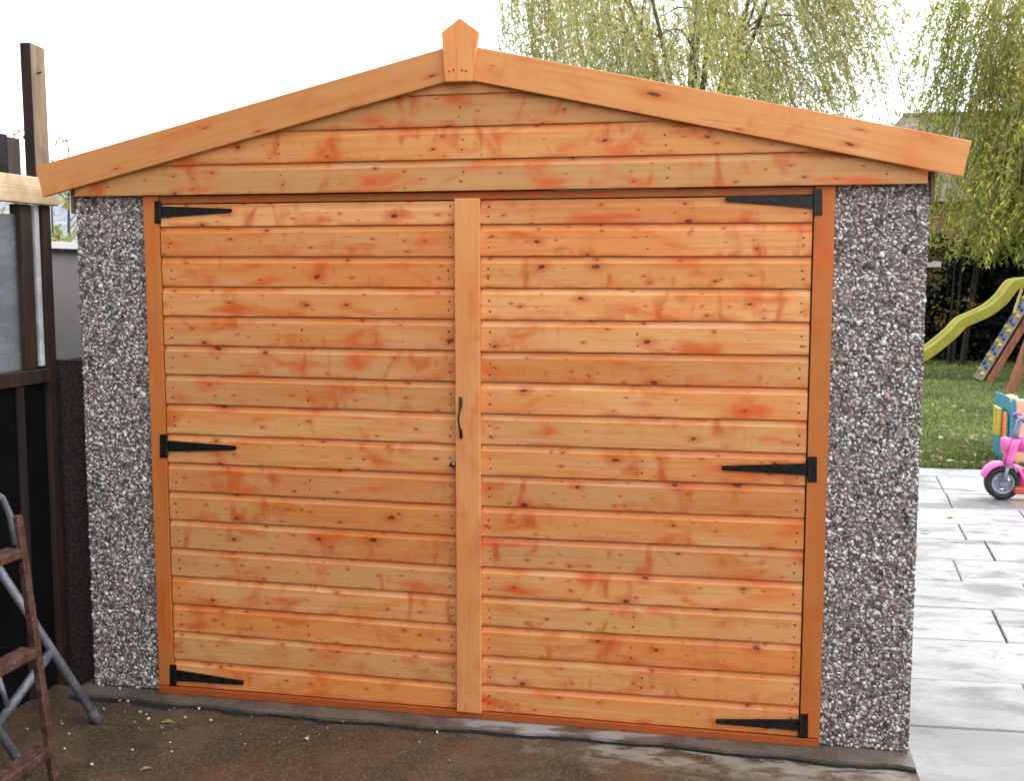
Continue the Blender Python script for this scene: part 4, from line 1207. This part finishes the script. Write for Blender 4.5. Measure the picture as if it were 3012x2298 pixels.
# ------------------------------------------------------------------ plastic toy unit and ride-on motorbike
TYY = 6.75
teal, peach, coral, cream = plastic('teal_plastic', (.03, .24, .36)), plastic('peach_plastic', (.78, .40, .27)), plastic('coral_plastic', (.72, .20, .09)), plastic('cream_plastic', (.72, .68, .35))
q = aty(2958, 1290, TYY)
toy = tag(empty('plastic_toy', (q.x, TYY, 0)), 'plastic toy unit with teal corner and peach front behind the pink motorbike', 'toy')
def tp(name, px0, px1, py0, py1, y0, y1, mat, bev=.012):
    a = aty(px0, py1, y0); b = aty(px1, py0, y0)
    mb = MB(); mb.box((a.x, y0, max(a.z, -.02)), (b.x, y1, b.z)); o = mb.build(name, mat, toy, bevel=bev); o.location = -toy.location; return o
tp('corner_post', 2965, 2981, 1180, 1372, TYY, TYY + .10, teal)
tp('front_panel', 2981.5, 3075, 1179, 1372, TYY + .01, TYY + .06, peach)
tp('corner_post', 3075.5, 3092, 1180, 1372, TYY, TYY + .10, teal)
tp('side_panel', 2951, 2964.5, 1166, 1372, TYY + .12, TYY + .60, teal)
tp('orange_flap', 2949, 2963, 1214, 1340, TYY + .02, TYY + .10, coral)
tp('yellow_flap', 2934, 2948.5, 1200, 1285, TYY + .10, TYY + .34, plastic('mustard_plastic', (.50, .42, .05)))
tp('lid_knob', 2968, 2997, 1166, 1179, TYY + .12, TYY + .30, cream, .02)
tp('back_panel', 2965, 3090, 1176, 1360, TYY + .61, TYY + .65, teal)

BYY = 5.05
pink, hot, tyre_m, grey_p, purple, red_p = plastic('pink_plastic', (.80, .16, .48), .28), plastic('deep_pink_plastic', (.55, .02, .10)), simple('black_tyre', (.014, .014, .016), .6, 0, .2, 30), plastic('grey_plastic', (.24, .25, .33)), plastic('purple_grip', (.12, .05, .25)), plastic('red_plastic', (.50, .09, .04))
wc = aty(2947, 1419, BYY)
bike = tag(empty('toy_motorbike', (wc.x, BYY, 0)), 'pink toy ride-on motorbike with black tyres on the pale paving', 'toy motorbike')
def BP(px, py, dy=0): q = aty(px, py, BYY); return Vector((q.x, BYY + dy, q.z))
def bpart(mb, name, mat, parent=bike, **k):
    o = mb.build(name, mat, parent, **k)
    if parent is bike: o.location = -bike.location
    return o
def ring(c, prof, n=28):
    """surface of revolution about the y axis through c; prof = [(radius, dy)]"""
    mb = MB(); N_ = len(prof); vs, fs = [], []
    for k in range(n):
        a = 2 * math.pi * k / n
        for r_, dy in prof: vs.append((c.x + r_ * math.cos(a), c.y + dy, c.z + r_ * math.sin(a)))
    for k in range(n):
        for j in range(N_):
            fs.append((k * N_ + j, k * N_ + (j + 1) % N_, ((k + 1) % n) * N_ + (j + 1) % N_, ((k + 1) % n) * N_ + j))
    mb.add(vs, fs); return mb
WR_ = wc.z + .010
def wheel(c, R_):
    ty = bpart(ring(c, [(R_ * .64, -.045), (R_ * .85, -.052), (R_ * .97, -.042), (R_, -.02), (R_, .02), (R_ * .97, .042), (R_ * .85, .052), (R_ * .64, .045)]), 'wheel', tyre_m, smooth=True)
    rim = ring(c, [(R_ * .50, -.040), (R_ * .64, -.047), (R_ * .66, -.03), (R_ * .66, .03), (R_ * .64, .047), (R_ * .50, .040)])
    bm_ = rim
    for k in range(3):
        a = math.pi / 2 + 2 * math.pi * k / 3
        u = Vector((math.cos(a), 0, math.sin(a)))
        bm_.bar(c + u * R_ * .1, c + u * R_ * .56, .07, .055, up=(0, 1, 0))
    bm_.tube([c + Vector((0, -.05, 0)), c + Vector((0, .05, 0))], R_ * .19, 14)
    o = bpart(bm_, 'rim', grey_p, ty); 
    o.location = (0, 0, 0)
    return ty
wheel(wc, WR_)
wc2 = wc + Vector((.62, 0, 0)); wheel(wc2, WR_)
# front mudguard: arched shell
def guard(c, R0, a0, a1, wd, name):
    secs = []
    for k in range(13):
        a = a0 + (a1 - a0) * k / 12; u = Vector((math.cos(a), 0, math.sin(a)))
        flat = .35 + .65 * math.sin(math.pi * (k + .8) / 13.6)
        sec = []
        for dy, rr_ in ((-wd, -.012), (-wd * .8, .018 * flat), (0, .034 * flat), (wd * .8, .018 * flat), (wd, -.012), (wd * .7, -.006), (0, .012 * flat), (-wd * .7, -.006)):
            sec.append(c + u * (R0 + rr_) + Vector((0, dy, 0)))
        secs.append(sec)
    mb = MB(); mb.loft(secs); return bpart(mb, name, pink, smooth=True)
guard(wc, WR_ * 1.13, R(163), R(92), .060, 'mudguard')
guard(wc, WR_ * 1.15, R(62), R(8), .060, 'mudguard')
for dy in (-.062, .062):
    mb = MB(); mb.tube([BP(2947, 1412, dy), BP(2960, 1368, dy)], .014, 10); bpart(mb, 'fork_leg', grey_p, smooth=True)
    mb = MB(); mb.loft([[BP(x, y_, dy) + Vector((w_ * math.cos(q_), .026 * math.sin(q_), 0)) for q_ in [2 * math.pi * j / 10 for j in range(10)]] for x, y_, w_ in ((2961, 1366, .020), (2968, 1345, .026), (2978, 1310, .032), (2986, 1290, .028))])
    bpart(mb, 'fork_cover', pink, smooth=True)
mb = MB(); mb.tube([BP(2984, 1290), BP(2992, 1262), BP(2999, 1240), BP(3004, 1228)], [.03, .024, .022, .02], 10); bpart(mb, 'steering_column', grey_p, smooth=True)
mb = MB(); mb.tube([BP(3004, 1232, -.15), BP(3003, 1230, 0), BP(3004, 1232, .15)], .012, 10); bar_ = bpart(mb, 'handlebar', grey_p, smooth=True)
for dy in (-.16, .16):
    mb = MB(); mb.tube([BP(3005, 1231, dy - .05), BP(3005, 1231, dy), BP(3005, 1231, dy + .05)], [.026, .024, .026], 10); o = bpart(mb, 'grip', purple, bar_, smooth=True)
hl = BP(2960, 1308)
mb = MB(); mb.loft([[hl + Vector((dx, r_ * 1.0 * math.cos(q_), dz + r_ * 1.25 * math.sin(q_))) for q_ in [2 * math.pi * j / 14 for j in range(14)]] for dx, dz, r_ in ((-.042, .015, .012), (-.038, .012, .034), (-.015, .004, .048), (.02, -.004, .046), (.05, -.01, .03))])
bpart(mb, 'headlight', pink, smooth=True)
b0 = BP(2990, 1310)
mb = MB()
mb.loft([[b0 + Vector((dx, w_ * math.cos(q_), dz + h_ * math.sin(q_))) for q_ in [2 * math.pi * j / 14 for j in range(14)]] for dx, dz, w_, h_ in ((.0, .0, .05, .05), (.08, .01, .085, .075), (.2, -.01, .10, .085), (.33, -.06, .085, .06), (.5, -.05, .10, .06), (.72, .0, .08, .05), (.8, .03, .03, .02))])
bpart(mb, 'body', pink, smooth=True)
mb = MB(); mb.box((b0.x + .02, BYY - .05, wc.z - .055), (b0.x + .42, BYY + .05, wc.z + .12)); bpart(mb, 'engine_block', hot, bevel=.02)
mb = MB(); mb.box((b0.x - .02, BYY - .10, wc.z - .075), (b0.x + .40, BYY + .10, wc.z - .02)); bpart(mb, 'footboard', red_p, bevel=.012)
mb = MB(); mb.box((b0.x + .30, BYY - .07, b0.z - .03), (b0.x + .66, BYY + .07, b0.z + .03)); bpart(mb, 'seat', purple, bevel=.02)
